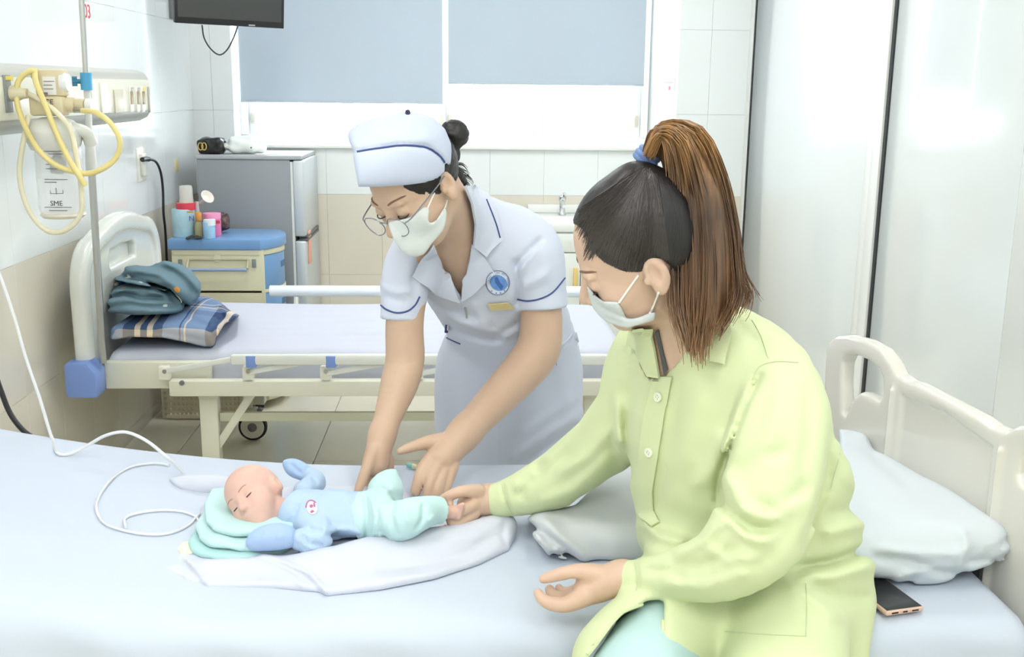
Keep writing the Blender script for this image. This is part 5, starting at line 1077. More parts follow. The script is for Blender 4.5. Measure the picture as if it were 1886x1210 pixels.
pl = obj('placket', patch(bvs, [(1207, 694), (1188, 770), (1177, 860), (1172, 925), (1182, 955), (1200, 972), (1216, 962), (1205, 940), (1203, 905), (1215, 830), (1226, 760), (1240, 694)], 0.002, 0.003, 9), lime, mum); bvp = bvh_of(pl)
for px, py in ((1213, 731), (1196, 833)):
    p, n_ = hit(bvp, px, py); n_ = n_ if n_@(p-CAM) < 0 else -n_; Rb = rot_to(n_); b_ = obj('button', lathe(NB(), [(0.0008, 0.0022), (0.0052, 0.002), (0.0056, 0.0036), (0.0082, 0.0034), (0.009, 0.0015), (0.0085, -0.001)], p+n_*0.0012, 18, Rb), mat('button_pearl', s2l(236, 240, 222), 0.3), mum)
    for dx, dy in ((1, 1), (1, -1), (-1, 1), (-1, -1)): obj('thread_hole', lathe(NB(), [(0.001, 0), (0.001, 0.0004)], p+n_*0.0036+np.array(Rb@Vector((0.0022*dx, 0.0022*dy, 0))), 6, Rb), mat('thread_olive', s2l(160, 166, 120), 0.7), b_)
seam = mat('lime_seam', s2l(200, 210, 170), 0.85)
stripe('pocket_seam', [(1335, 1163), (1400, 1168), (1484, 1172)], 0.0008, seam, shirt, bvs); stripe('pocket_seam', [(1484, 1172), (1486, 1120), (1484, 1075)], 0.0008, seam, shirt, bvs)
stripe('shoulder_seam', [(1385, 700), (1398, 676), (1430, 666), (1470, 668)], 0.0009, seam, shirt, bvs); stripe('yoke_seam', [(1385, 590), (1402, 620), (1415, 660)], 0.0008, seam, shirt, bvs); stripe('side_seam', [(1545, 690), (1552, 800), (1530, 900)], 0.0008, seam, shirt, bvs)
stripe('cuff_seam', [(1170, 1036), (1174, 1062), (1172, 1088)], 0.0008, seam, shirt, bvs); stripe('cuff_seam', [(926, 892), (932, 920), (944, 948)], 0.0008, seam, shirt, bvs)
stripe('hem_fold', [(1222, 1112), (1222, 1160), (1220, 1205)], 0.004, lime, shirt, bvs); stripe('hem_fold', [(1190, 1108), (1140, 1132), (1098, 1185), (1082, 1206)], 0.004, lime, shirt, bvs)
# ---- undershirt glimpse at the neck
obj('undershirt', patch(bvmb, [(1208, 610), (1215, 640), (1225, 690), (1232, 680), (1224, 650), (1214, 605)], 0.002, 0.002, 6), mat('undershirt_grey', s2l(84, 86, 86), 0.8), mum)
# ---- mask
K = SDF(); head_shape(K, HM, ears=(0, 0)); K.ops = [(o_, ((lambda P, f=p_[0]: f(P)-f32(0.006)), p_[1], p_[2]), k_) if o_ == '+' else (o_, p_, k_) for o_, p_, k_ in K.ops]
K.add(HM.cn((0, 0.092, -0.012), (0, 0.09, -0.06), 0.022, 0.028), 0.03); K.add(HM.el((0, 0.058, -0.09), (0.04, 0.045, 0.028)), 0.03); K.add(HM.el((-0.03, 0.03, -0.08), (0.03, 0.05, 0.025)), 0.03)
K.cut(outline([(1080, 524), (1097, 544), (1111, 555), (1138, 556), (1147, 571), (1153, 584), (1163, 587), (1177, 584), (1196, 576), (1209, 575), (1206, 590), (1195, 593), (1174, 599), (1158, 604), (1144, 602), (1119, 594), (1104, 582), (1092, 567), (1085, 547)], 0.00095), 0.003)
K.cut(half(HM(0, -0.02, 0), -HM.R[:, 1]), 0.003); K.lo = HM.C-0.2; K.hi = HM.C+0.2
K.folds([([(1108, 565), (1130, 575)], -1), ([(1110, 578), (1150, 592)], 0.8), ([(1100, 560), (1140, 580), (1160, 590)], -0.7)], 1, 0.002, 4)
mk = obj('face_mask', K.mesh('mask', 0.0032, 1), mat('mask_grey', s2l(206, 212, 215), 0.8, 0.2, bump=0.1, bscale=300), mum); bvm = bvh_of(mk, mbody)
stripe('ear_loop', [(1140, 557), (1156, 534), (1176, 506)], 0.0019, strap_w, mk, bvm, 6, 0.001); stripe('ear_loop', [(1197, 577), (1205, 558), (1213, 538)], 0.0019, strap_w, mk, bvm, 6, 0.001)
# ---- hair
H_ = SDF(); H_.add(HM.el((0, -0.014, 0.034), (0.0775, 0.096, 0.089)), 0); H_.add(HM.el((0, -0.05, -0.01), (0.062, 0.055, 0.06)), 0.03); H_.add(HM.el((0, -0.045, 0.09), (0.03, 0.03, 0.035)), 0.03)
H_.cut(outline([(1030, 400), (1045, 350), (1106, 290), (1153, 275), (1200, 262), (1320, 290), (1345, 400), (1345, 620), (1246, 615), (1237, 580), (1237, 492), (1218, 476), (1196, 482), (1182, 503), (1150, 502), (1112, 483), (1098, 470), (1088, 448), (1078, 428), (1064, 415), (1040, 409)], 0.00095), 0.004)
for s in (-1, 1): H_.sub(HM.el((0.085*s, -0.012, -0.008), (0.016, 0.022, 0.034)), 0.004)
hm = obj('hair', H_.mesh('hair', 0.004, 1), hair_dark, mum)
bvh_h = bvh_of(hm); tie_c = W(1191, 289, 1.775)
# swept-back strands over the scalp
bm = NB(); r_ = np.random.default_rng(11); roots = [(1048+i*1.5, 400-0.0*i) for i in range(0)]
edge = [(1052, 398), (1058, 408), (1066, 416), (1078, 428), (1088, 448), (1098, 470), (1112, 482), (1150, 500), (1182, 500), (1196, 484), (1218, 478), (1236, 500), (1052, 380), (1060, 360), (1236, 540)]
E_ = resample(edge[:12], 3.0)[:-40]
for i in range(420):
    a = np.array(E_[r_.integers(0, len(E_))])+r_.normal(size=2)*2; t = np.linspace(0, 1, 12); b = np.array([1196, 300])+r_.normal(size=2)*4; bow = r_.normal()*6
    P = []
    for q in t[:int(r_.uniform(7, 12))]:
        x, y = a+(b-a)*q+np.array([-(b-a)[1], (b-a)[0]])/np.linalg.norm(b-a)*bow*math.sin(math.pi*q); p, n_ = hit(bvh_h, x, y)
        if p is not None: P.append(p+(n_ if n_@(p-CAM) < 0 else -n_)*0.0004)
    if len(P) > 3: tube(bm, P, np.linspace(0.0009, 0.0007, len(P)), 4)
bvh_hb = bvh_of(hm, mbody)
for i in range(150):
    a = np.array([1056+r_.random()*40, 420+r_.random()*62]); 
    if a[0] < 1056+(a[1]-420)*0.45: a[0] += 18
    b = a+np.array([14, -26])*r_.uniform(0.8, 1.6)+r_.normal(size=2)*3; P = []
    for q in np.linspace(0, 1, 6):
        p, n_ = hit(bvh_hb, *(a+(b-a)*q))
        if p is not None: P.append(p+(n_ if n_@(p-CAM) < 0 else -n_)*0.0005)
    if len(P) > 3: tube(bm, P, np.linspace(0.0003, 0.0008, len(P)), 4)
obj('scalp_strands', bm, mat('hair_strand_dark', s2l(48, 42, 40), 0.35, 0.6), hm)['kind'] = 'stuff'
pony = mat('hair_brown', s2l(120, 80, 52), 0.4, 0.5)
nt = pony.node_tree; N = nt.nodes; tc = N.new('ShaderNodeTexCoord'); sp_ = N.new('ShaderNodeSeparateXYZ'); nt.links.new(tc.outputs['Object'], sp_.inputs[0]); mr = N.new('ShaderNodeMapRange'); mr.inputs[1].default_value = 1.06; mr.inputs[2].default_value = 1.47; nt.links.new(sp_.outputs[2], mr.inputs[0])
cr = N.new('ShaderNodeValToRGB'); cr.color_ramp.elements[0].color = (*s2l(160, 120, 78), 1); cr.color_ramp.elements[1].color = (*s2l(134, 98, 58), 1); e_ = cr.color_ramp.elements.new(0.35); e_.color = (*s2l(104, 76, 52), 1); e_ = cr.color_ramp.elements.new(0.7); e_.color = (*s2l(84, 62, 46), 1); nt.links.new(mr.outputs[0], cr.inputs[0])
nz = N.new('ShaderNodeTexNoise'); nz.inputs['Scale'].default_value = 90; mp = N.new('ShaderNodeMapping'); mp.inputs['Scale'].default_value = (1, 1, 0.06); nt.links.new(tc.outputs['Object'], mp.inputs[0]); nt.links.new(mp.outputs[0], nz.inputs['Vector'])
hs_ = N.new('ShaderNodeHueSaturation'); m2 = N.new('ShaderNodeMapRange'); m2.inputs[1].default_value = 0.3; m2.inputs[2].default_value = 0.7; m2.inputs[3].default_value = 0.55; m2.inputs[4].default_value = 1.45; nt.links.new(nz.outputs['Fac'], m2.inputs[0]); nt.links.new(m2.outputs[0], hs_.inputs['Value']); nt.links.new(cr.outputs[0], hs_.inputs['Color']); nt.links.new(hs_.outputs[0], N['Principled BSDF'].inputs['Base Color'])
S = SDF(); pchain(S, [(1196, 286, 1.775, 15), (1222, 262, 1.77, 28), (1258, 282, 1.76, 44), (1284, 360, 1.75, 54), (1294, 450, 1.745, 55), (1296, 530, 1.735, 50), (1290, 590, 1.72, 36), (1284, 630, 1.71, 18)], 0.01); S.waves(0.002, 60, 12, (1.5, 1.5, 0.15))
pt = obj('ponytail', S.mesh('pony', 0.005, 1), pony, mum)
def guide(pts, dy): return [W(x, y, Y+dy) for (x, y), Y in zip(pts, (1.775, 1.77, 1.755, 1.75, 1.745, 1.74, 1.73, 1.715, 1.70))]
gl_ = [(1196, 284), (1206, 252), (1228, 255), (1240, 330), (1244, 430), (1242, 510), (1244, 570), (1258, 620), (1268, 672)]
gm_ = [(1197, 283), (1220, 242), (1258, 262), (1285, 350), (1296, 440), (1298, 520), (1294, 590), (1288, 640), (1290, 682)]
gr_ = [(1198, 282), (1222, 232), (1285, 240), (1325, 315), (1348, 410), (1356, 480), (1360, 535), (1345, 580), (1320, 620)]
gx_ = [(1198, 282), (1240, 232), (1300, 260), (1338, 350), (1352, 440), (1362, 500), (1380, 540), (1376, 565), (1362, 582)]
go_ = [(1198, 282), (1235, 230), (1295, 248), (1332, 330), (1350, 420), (1366, 490), (1388, 530), (1402, 548), (1414, 556)]
bm = NB()
for dy, n_, sd_ in ((-0.045, 260, 21), (-0.02, 160, 22), (0.03, 60, 23)): strands(bm, [guide(gl_, dy*0.6), guide(gm_, dy), guide(gr_, dy*0.5)], n_, 0.0016, 0.006, sd_, 24)
strands(bm, [guide(gr_, 0), guide(gx_, 0)], 70, 0.0014, 0.005, 25, 24); strands(bm, [guide(gx_, 0), guide(go_, 0)], 12, 0.0009, 0.004, 26, 24); strands(bm, [guide(gm_, -0.04), guide(gl_, -0.03)], 60, 0.0013, 0.007, 27, 24)
obj('pony_strands', bm, pony, pt)['kind'] = 'stuff'
ax = nrm(W(1215, 262, 1.77)-W(1186, 297, 1.775)); u = nrm(np.cross(ax, [0, 1, 0])); v = np.cross(ax, u); bm = NB()
for k, o_ in enumerate((-0.008, 0, 0.008)): tube(bm, [W(1191, 290, 1.772)+ax*o_+(0.0165+0.001*(k == 1))*(math.cos(t)*u+math.sin(t)*v) for t in np.linspace(0, 6.283, 25)[:-1]], 0.0055, 8, closed=True)
obj('hair_tie', bm, mat('tie_blue', s2l(112, 138, 186), 0.7), mum)
# ================================================================== baby and bedding
baby = thing('baby', 'newborn baby in pale blue jacket and aqua trousers lying on bed', 'baby', (-0.3, 2.15, 0.6))
HB = Head(W(472, 920, 2.185), (0.58, -0.04, 0.667), (-0.38, -0.84, 0.30), (-0.6, 0.45, 0.55), 0.66)
B = SDF(); head_shape(B, HB); B.add(HB.el((0, -0.02, 0.035), (0.084, 0.098, 0.088)), 0.02)
for s in (-1, 1): B.add(HB.el((0.038*s, 0.055, -0.045), (0.03, 0.03, 0.03)), 0.02)
B.add(cone(HB(0, -0.01, -0.06), W(552, 944, 2.15), 0.034, 0.03), 0.012); B.echain([(W(556, 946, 2.15), 0.036, 0.026), (W(660, 952, 2.14), 0.04, 0.028)], (0, 1, 0), 0.01)
pchain(B, [(720, 955, 2.12, 26), (770, 946, 2.08, 20), (805, 941, 2.105, 15), (824, 943, 2.115, 13), (842, 942, 2.12, 12), (850, 936, 2.122, 8)], 0.01)
for i in range(5): pchain(B, [(846-i*1.5, 932+i*5, 2.115, 5), (853-i*2, 929+i*6, 2.11, 4.5)], 0.003)
B.add(HB.el((0, 0.104, -0.03), (0.014, 0.012, 0.012)), 0.006); B.add(HB.el((0, 0.088, -0.06), (0.024, 0.012, 0.012)), 0.008); B.add(HB.el((0, 0.07, -0.088), (0.025, 0.02, 0.018)), 0.01)
for s in (-1, 1): B.add(HB.el((0.088*s, -0.012, -0.012), (0.010, 0.019, 0.029)), 0.005); B.sub(HB.el((0.099*s, -0.010, -0.008), (0.010, 0.011, 0.019)), 0.002)
bbody = obj('body', B.mesh('body', 0.003, 1), skin_b, baby); bvbb = bvh_of(bbody)
for s in (-1, 1): lash(HB, s, bbody, lash_m, r=0.0012); brow(HB, s, bvbb, bbody, mat('baby_brow', s2l(190, 146, 126), 0.8))
B_ = None
P_ = [HB(0.02*t, 0.0955-0.012*t*t, -0.0625) for t in np.linspace(-1, 1, 7)]; bm = NB(); tube(bm, P_, [0.001, 0.002, 0.003, 0.003, 0.003, 0.002, 0.001], 6); obj('lips', bm, mat('lip_pink', s2l(196, 112, 108), 0.5), bbody)
# jacket
jk = mat('baby_blue_cotton', s2l(180, 202, 228), 0.85, 0.2, bump=0.12, bscale=400); aq = mat('aqua_cotton', s2l(192, 222, 223), 0.85, 0.2, bump=0.12, bscale=400); aq2 = mat('aqua_pale', s2l(182, 210, 215), 0.85, 0.2, bump=0.12, bscale=400)
J = SDF(); J.echain([(W(534, 932, 2.165), 0.044, 0.04), (W(556, 942, 2.155), 0.06, 0.046), (W(620, 950, 2.14), 0.066, 0.048), (W(668, 950, 2.135), 0.064, 0.048)], (0, 1, 0.1), 0.02, cap=0.3)
pchain(J, [(565, 965, 2.10, 24), (588, 985, 2.05, 27), (575, 995, 2.04, 27), (552, 994, 2.035, 20)], 0.015); pchain(J, [(560, 905, 2.24, 20), (580, 888, 2.32, 20), (572, 876, 2.36, 15)], 0.015)
J.folds([([(600, 985), (640, 990), (665, 992)], -1.2, 1.0), ([(612, 975), (645, 975), (668, 985)], 1, 1), ([(640, 925), (662, 945), (666, 970)], -0.8, 1), ([(556, 985), (566, 1000), (562, 1012)], -1, 0.8), ([(545, 985), (552, 1000)], 0.8, 0.8), ([(575, 1000), (595, 1005)], -1, 0.8), ([(600, 900), (640, 905)], 0.6, 1.2), ([(548, 930), (540, 955), (530, 970)], -1.0, 0.8), ([(575, 880), (585, 890)], -0.8, 0.6), ([(585, 925), (600, 955), (598, 985)], 0.6, 1.2), ([(625, 915), (632, 950)], -0.5, 1.2), ([(570, 975), (595, 978)], -0.9, 0.8), ([(560, 1005), (580, 1012)], 0.7, 0.7)], 1, 0.0065, 6)
J.sub(cone(HB(0, -0.01, -0.04), W(538, 936, 2.16), 0.036, 0.034), 0.006)
jko = obj('jacket', J.mesh('jacket', 0.0035, 1), jk, baby); bvj = bvh_of(jko)
def mitten(pts, fl):
    S = SDF(); pchain(S, pts, 0.01); S.folds(fl, 1, 0.004, 5); return obj('mitten', S.mesh('mitten', 0.003, 1), mat('mitten_blue', s2l(168, 192, 228), 0.85, 0.2, bump=0.12, bscale=400), baby)
mitten([(552, 993, 2.035, 14), (538, 990, 2.03, 18), (512, 988, 2.025, 25), (485, 992, 2.025, 23), (470, 998, 2.025, 17)], [([(545, 975), (542, 992), (546, 1010)], -1.2, 0.7), ([(525, 985), (510, 990)], 0.6), ([(490, 980), (480, 1000)], 0.5)])
mitten([(575, 878, 2.355, 13), (560, 870, 2.37, 15), (543, 862, 2.38, 17), (532, 856, 2.385, 11), (527, 853, 2.385, 7)], [([(565, 860), (568, 880)], -1.2, 0.7), ([(535, 855), (555, 872)], -1.2, 0.8), ([(540, 872), (560, 882)], 0.8)])
# neckline band and chest emblem
em = obj('emblem', patch(bvj, [(574.5+10.5*math.cos(t)+1.5*math.sin(t), 935+13.5*math.sin(t)) for t in np.linspace(0, 6.283, 25)[:-1]], 0.0006, 0.0008, 4), mat('emblem_pale', s2l(222, 210, 226), 0.8), baby); bve = bvh_of(em)
stripe('emblem_ring', [(574.5+10.5*math.cos(t)+1.5*math.sin(t), 935+13.5*math.sin(t)) for t in np.linspace(0, 6.283, 20)], 0.0014, mat('emblem_plum', s2l(180, 108, 146), 0.8), em, bve, 3, 0.0002)
for q in ([(570, 931), (574, 929), (577, 931), (575, 935), (571, 935)], [(571, 943), (575, 939), (579, 942), (574, 945)], [(577, 926), (580, 927), (581, 933), (578, 934)]): obj('emblem_print', patch(bve, q, 0.0002, 0.0005, 2), mat('emblem_plum', s2l(180, 108, 146), 0.8), em)
# trousers
P2 = SDF(); P2.echain([(W(664, 950, 2.137), 0.066, 0.049), (W(690, 945, 2.135), 0.068, 0.05), (W(715, 942, 2.135), 0.062, 0.048)], (0, 1, 0.1), 0.02, cap=0.3)
pchain(P2, [(700, 925, 2.20, 34), (716, 902, 2.26, 36), (735, 893, 2.28, 28), (755, 900, 2.29, 22)], 0.02); pchain(P2, [(705, 955, 2.12, 38), (738, 958, 2.06, 38), (766, 948, 2.06, 33), (795, 940, 2.095, 27), (812, 940, 2.108, 25), (830, 941, 2.115, 25)], 0.015)
P2.cut(half(W(814, 940, 2.108), W(814, 940, 2.108)-W(790, 940, 2.09)), 0.004)
P2.folds([([(672, 915), (676, 950), (672, 990)], -1.2, 0.7), ([(684, 905), (690, 950), (686, 995)], 0.9, 0.8), ([(700, 975), (712, 995)], -1, 0.8), ([(735, 870), (750, 890), (752, 905)], -1.0, 0.8), ([(745, 872), (757, 890)], 0.9, 0.8), ([(766, 975), (778, 955), (780, 930)], -1.2, 0.8), ([(725, 920), (720, 950), (730, 985)], -0.9, 1.0), ([(790, 960), (800, 950)], 0.8, 0.8), ([(660, 900), (700, 905), (740, 915)], -0.6, 1), ([(700, 930), (705, 960), (700, 990)], 0.6, 0.9), ([(745, 935), (752, 965)], 0.7, 1), ([(700, 880), (715, 900)], -0.6, 1)], 1, 0.0065, 6)
P2.sub(cone(W(808, 940, 2.105), W(840, 941, 2.12), 0.022, 0.022), 0.003)
obj('trousers', P2.mesh('baby_trousers', 0.0035, 1), aq, baby)
# ---- folded aqua towel under the head
tw = thing('folded_towel', 'folded aqua muslin cloths stacked under the baby head', 'towel', W(440, 1000, 2.1))
def px_xy(pts, z): return [tuple(atz(x, y, z)[:2]) for x, y in pts]
for k, (z0, pts) in enumerate([(0.597, [(347, 1000), (352, 1014), (368, 1024), (402, 1031), (468, 1031), (520, 1016), (560, 990), (560, 940), (420, 920), (370, 955)]), (0.614, [(362, 970), (366, 992), (385, 1003), (440, 1012), (500, 1010), (555, 985), (555, 935), (420, 910), (376, 940)]), (0.631, [(376, 930), (377, 962), (392, 976), (430, 984), (500, 985), (550, 970), (550, 925), (440, 900), (390, 905)])]):
    S = SDF(); S.add(plate(px_xy(pts, z0+0.008), 2, z0, z0+0.0165, 0.0078), 0); S.waves(0.002, 40, 30+k); obj('layer', S.mesh('layer', 0.004, 1), aq if k else mat('aqua_cotton2', s2l(176, 214, 214), 0.85, 0.2), tw)
# ---- white swaddling cloth
S = SDF(); S.add(plate(px_xy([(281, 1040), (322, 1018), (345, 1000), (355, 960), (420, 915), (560, 895), (700, 900), (820, 925), (915, 955), (938, 975), (936, 1008), (880, 1036), (800, 1062), (700, 1082), (602, 1093), (590, 1086), (500, 1079), (385, 1081), (340, 1070), (300, 1054)], 0.592), 2, 0.58, 0.599, 0.006), 0)
pchain(S, [(600, 1040, 2.00, 8), (680, 1018, 2.05, 14), (760, 1004, 2.075, 17), (840, 994, 2.10, 17), (890, 978, 2.13, 14), (925, 962, 2.17, 9)], 0.09); pchain(S, [(380, 1050, 1.99, 4), (480, 1042, 2.0, 6), (600, 1040, 2.0, 8)], 0.05)
S.cut(half((0, 0, 0.584), (0, 0, -1)), 0.003)
S.folds([([(600, 1090), (575, 1060), (520, 1035), (480, 1020)], 1.3, 0.8), ([(585, 1080), (555, 1055), (490, 1025)], -0.7, 0.7), ([(560, 1082), (530, 1055), (465, 1028)], 0.9, 0.7), ([(385, 1080), (365, 1050), (335, 1022)], 1.2, 0.8), ([(370, 1074), (352, 1052), (335, 1034)], -0.6, 0.7), ([(345, 1068), (325, 1054), (312, 1050)], -0.4, 0.8), ([(345, 1060), (310, 1048)], 0.8, 0.8), ([(700, 1050), (780, 1045), (860, 1020), (915, 985)], -0.9, 1.5), ([(740, 1010), (800, 1000), (880, 985)], 0.7, 1.5), ([(650, 1070), (740, 1060), (830, 1035)], 0.7, 1.4), ([(934, 1008), (926, 985), (930, 960)], -0.6, 1)], 1, 0.006, 7)
tag(obj('swaddling_cloth', S.mesh('swaddle', 0.004, 1), mat('swaddle_white', s2l(208, 212, 224), 0.85, 0.2, bump=0.1, bscale=450)), 'white swaddling cloth spread with folds under the baby', 'cloth')
S = SDF(); pchain(S, [(318, 889, 2.445, 9), (338, 893, 2.425, 17), (370, 894, 2.415, 20), (405, 893, 2.41, 18), (430, 893, 2.41, 14)], 0.01); S.cut(half((0, 0, 0.589), (0, 0, -1)), 0.004); S.folds([([(306, 886), (330, 905), (350, 912)], -1, 0.8), ([(312, 882), (335, 898)], 0.8, 0.8)], 1, 0.004, 5)
tag(obj('folded_cloth', S.mesh('clothroll', 0.004, 1), mat('swaddle_white', s2l(208, 212, 224))), 'small folded white cloth behind the baby head', 'cloth')
S = SDF(); S.add(plate(px_xy([(326, 1014), (336, 1000), (356, 998), (356, 1020), (335, 1024)], 0.6), 2, 0.598, 0.604, 0.002), 0)
tag(obj('cream_cloth', S.mesh('cream', 0.003, 1), mat('cream_print', s2l(236, 230, 204), 0.8, var=0.1, vscale=60)), 'small cream printed cloth corner beside the aqua towel', 'cloth')
# ---- pillow by the footboard, blanket beside the mother
pil_m = mat('pillow_white', s2l(206, 214, 219), 0.85, 0.2, bump=0.1, bscale=450)
S = SDF(); S.add(rbox((0.86, 2.28, 0.648), (0.20, 0.40, 0.062), 0.058, np.array([[math.cos(0.1), -math.sin(0.1), 0], [math.sin(0.1), math.cos(0.1), 0], [0, 0, 1]])), 0); S.add(ell((0.84, 2.2, 0.66), (0.15, 0.3, 0.07)), 0.03); S.add(rbox((0.86, 2.0, 0.612), (0.16, 0.10, 0.024), 0.022), 0.02)
S.cut(outline([(1545, 790), (1570, 793), (1594, 799), (1612, 826), (1700, 878), (1780, 908), (1845, 948), (1872, 985), (1866, 1030), (1822, 1042), (1772, 1058), (1722, 1085), (1690, 1087), (1640, 1066), (1560, 1060)], 0.0011), 0.012); S.cut(half((0, 0, 0.588), (0, 0, -1)), 0.004)
S.folds([([(1610, 1025), (1680, 1035), (1740, 1055), (1775, 1050)], -1.5, 1.0), ([(1620, 1010), (1700, 1020), (1765, 1020), (1790, 1000)], 1.2, 1.2), ([(1765, 1050), (1780, 1010), (1775, 975)], 1.2, 0.9), ([(1650, 1065), (1700, 1050), (1730, 1040)], 0.9, 0.8), ([(1660, 1080), (1690, 1060)], -1, 0.8), ([(1800, 1030), (1840, 1010), (1862, 990)], -1, 1), ([(1600, 820), (1620, 850), (1680, 900)], -0.6, 1.4), ([(1640, 950), (1720, 960), (1800, 985)], 0.5, 2), ([(1780, 1035), (1830, 1030), (1860, 1020)], -1.2, 0.8)], 1, 0.008, 8)
tag(obj('pillow', S.mesh('pillow', 0.006, 1), pil_m), 'plump white pillow against the near bed footboard', 'pillow')
S = SDF(); S.add(rbox((0.36, 2.25, 0.625), (0.24, 0.24, 0.042), 0.038), 0); S.add(ell((0.38, 2.28, 0.65), (0.2, 0.2, 0.05)), 0.03)
S.cut(outline([(968, 955), (985, 945), (1060, 930), (1110, 880), (1200, 840), (1400, 880), (1400, 1060), (1200, 1045), (1120, 1036), (1050, 1037), (1010, 1024), (985, 990)], 0.0011), 0.012); S.cut(half((0, 0, 0.588), (0, 0, -1)), 0.004)
S.folds([([(975, 965), (1005, 985), (1060, 1030)], -1.6, 0.9), ([(1000, 955), (1030, 985), (1080, 1030)], 1.2, 1.2), ([(985, 985), (1010, 1005), (1040, 1015)], 1, 0.8), ([(1015, 1020), (1045, 1020)], -1.2, 0.7), ([(1030, 960), (1080, 990), (1110, 1020)], -0.5, 1.6), ([(1000, 990), (1020, 1010)], -1.2, 0.6)], 1, 0.008, 7)
tag(obj('folded_blanket', S.mesh('fblanket', 0.005, 1), mat('blanket_grey', s2l(200, 204, 208), 0.85, 0.2, bump=0.1, bscale=450)), 'folded greyish white blanket behind the sitting person arm', 'blanket')
# ---- phone
a = atz(1702, 1122, 0.598); b = atz(1626, 1066, 0.598); dy = nrm(V(b[0]-a[0], b[1]-a[1], 0)); dx = V(-dy[1], dy[0], 0); L_, Wd_ = 0.165, 0.082; c = a+dy*L_/2+dx*Wd_/2; zb = 0.5935; Rm = Matrix([[dx[i], dy[i], (0, 0, 1)[i]] for i in range(3)])
ph = thing('smartphone', 'black smartphone in pink gold case lying on near bed', 'phone', (c[0], c[1], zb)); c[2] = zb+0.005
obj('case', box(NB(), c, (Wd_, L_, 0.0105), Rm, 0.004, 3), mat('case_pink', s2l(214, 182, 164), 0.4), ph); obj('screen', box(NB(), c+V(0, 0, 0.0048), (Wd_-0.006, L_-0.006, 0.0016), Rm, 0.0005, 1), mat('phone_glass', s2l(40, 42, 44), 0.08), ph)
for d, w_ in ((0, 0.010), (-0.022, 0.014), (0.022, 0.014)): obj('port', box(NB(), c-dy*(L_/2)+dx*d, (w_, 0.001, 0.003), Rm), black_pl, ph, smooth=False)
# ---- clear tubing and cable
ct = mat('clear_tubing', s2l(240, 242, 244), 0.15, 0.5, alpha=0.75)
T1 = [(-60, 330, 2.62), (-30, 440, 2.62), (0, 508, 2.62), (25, 580, 2.62), (48, 660, 2.62), (72, 730, 2.62), (90, 790, 2.615), (98, 822, 2.60)]; P = [V(-1.40, 2.66, 1.47), V(-1.37, 2.65, 1.45)]+[W(*t) for t in T1]; P[-1] = W(98, 812, 2.60)
def bedpt(x, y, h=0.006):
    q = atz(x, y, 0.60)
    for _ in range(4): q = atz(x, y, 0.585+h+(ntop(q[0], min(2.6, q[1])) if 'ntop' in globals() else 0))
    return q
P += [bedpt(106, 834), bedpt(128, 836)]+[W(*t) for t in ((160, 821, 2.52), (195, 802, 2.51), (232, 796, 2.50), (270, 812, 2.48), (305, 840, 2.46))]+[bedpt(338, 870)]
bm = NB(); tube(bm, spline(P, 8), 0.0042, 8); tag(obj('drip_tube', bm, ct), 'clear plastic tube arching from left wall onto near bed', 'tube')
def bedline(pts, r, label):
    P = []
    for x, y in pts:
        q = atz(x, y, 0.592)
        for _ in range(3): q = atz(x, y, 0.585+r+0.0015+ntop(q[0], q[1]) if 'ntop' in globals() else 0.592)
        P.append(q)
    bm = NB(); tube(bm, spline(P, 8), r, 8); return tag(obj('drip_tube', bm, ct), label, 'tube')
bedline([(312, 857), (285, 853), (240, 860), (205, 883), (182, 915), (178, 940), (192, 963), (225, 976), (270, 984), (310, 982), (345, 968), (368, 945)], 0.003, 'thin clear tube in wide loop on bed sheet left of baby')
bedline([(232, 972), (230, 955), (250, 946), (290, 940), (330, 941), (358, 950), (366, 960)], 0.003, 'small clear tube loop ending near the aqua towel')
bm = NB(); P = [V(LEFT+0.012, 2.85, 0.95), W(-60, 600, 2.76), W(-20, 660, 2.75), W(0, 715, 2.74), W(18, 760, 2.73), W(42, 792, 2.72), W(72, 815, 2.71), W(90, 840, 2.71), W(100, 900, 2.71)]; tube(bm, spline(P, 6), 0.007, 8); tag(obj('black_cable', bm, black_pl), 'thick black cable behind the near bed at left edge', 'cable')
q = atz(757, 858, 0.592); cn_ = thing('cannula_hub', 'tiny teal and cream cannula hub on bed between nurse hands', 'cannula', q)
bm = NB(); tube(bm, [q+V(-0.010, 0.004, 0), q+V(0.004, 0, 0)], [0.006, 0.007], 8); obj('hub', bm, mat('hub_teal', s2l(120, 196, 186), 0.4), cn_); bm = NB(); tube(bm, [q+V(0.005, 0, 0), q+V(0.016, -0.012, 0.002)], [0.007, 0.005], 8); obj('tip', bm, mat('hub_cream', s2l(232, 226, 180), 0.4), cn_)
# ---- far bed: plaid pillow and teal quilt
plaid = mat('plaid_cotton', s2l(92, 116, 150), 0.85, 0.2); nt = plaid.node_tree; N = nt.nodes; Lk = nt.links; tc = N.new('ShaderNodeTexCoord'); sx = N.new('ShaderNodeSeparateXYZ'); Lk.new(tc.outputs['Object'], sx.inputs[0])
def plaid_ramp(out, per, off, stops):
    a_ = N.new('ShaderNodeMath'); a_.operation = 'MULTIPLY_ADD'; a_.inputs[1].default_value = 1/per; a_.inputs[2].default_value = off; Lk.new(out, a_.inputs[0]); b_ = N.new('ShaderNodeMath'); b_.operation = 'FRACT'; Lk.new(a_.outputs[0], b_.inputs[0])
    r_ = N.new('ShaderNodeValToRGB'); r_.color_ramp.interpolation = 'CONSTANT'; el = r_.color_ramp.elements; el[0].position = 0; el[0].color = (*s2l(*stops[0][1]), 1); el[1].position = stops[1][0]; el[1].color = (*s2l(*stops[1][1]), 1)
    for p_, c_ in stops[2:]: e_ = el.new(p_); e_.color = (*s2l(*c_), 1)
    Lk.new(b_.outputs[0], r_.inputs[0]); return r_.outputs[0]
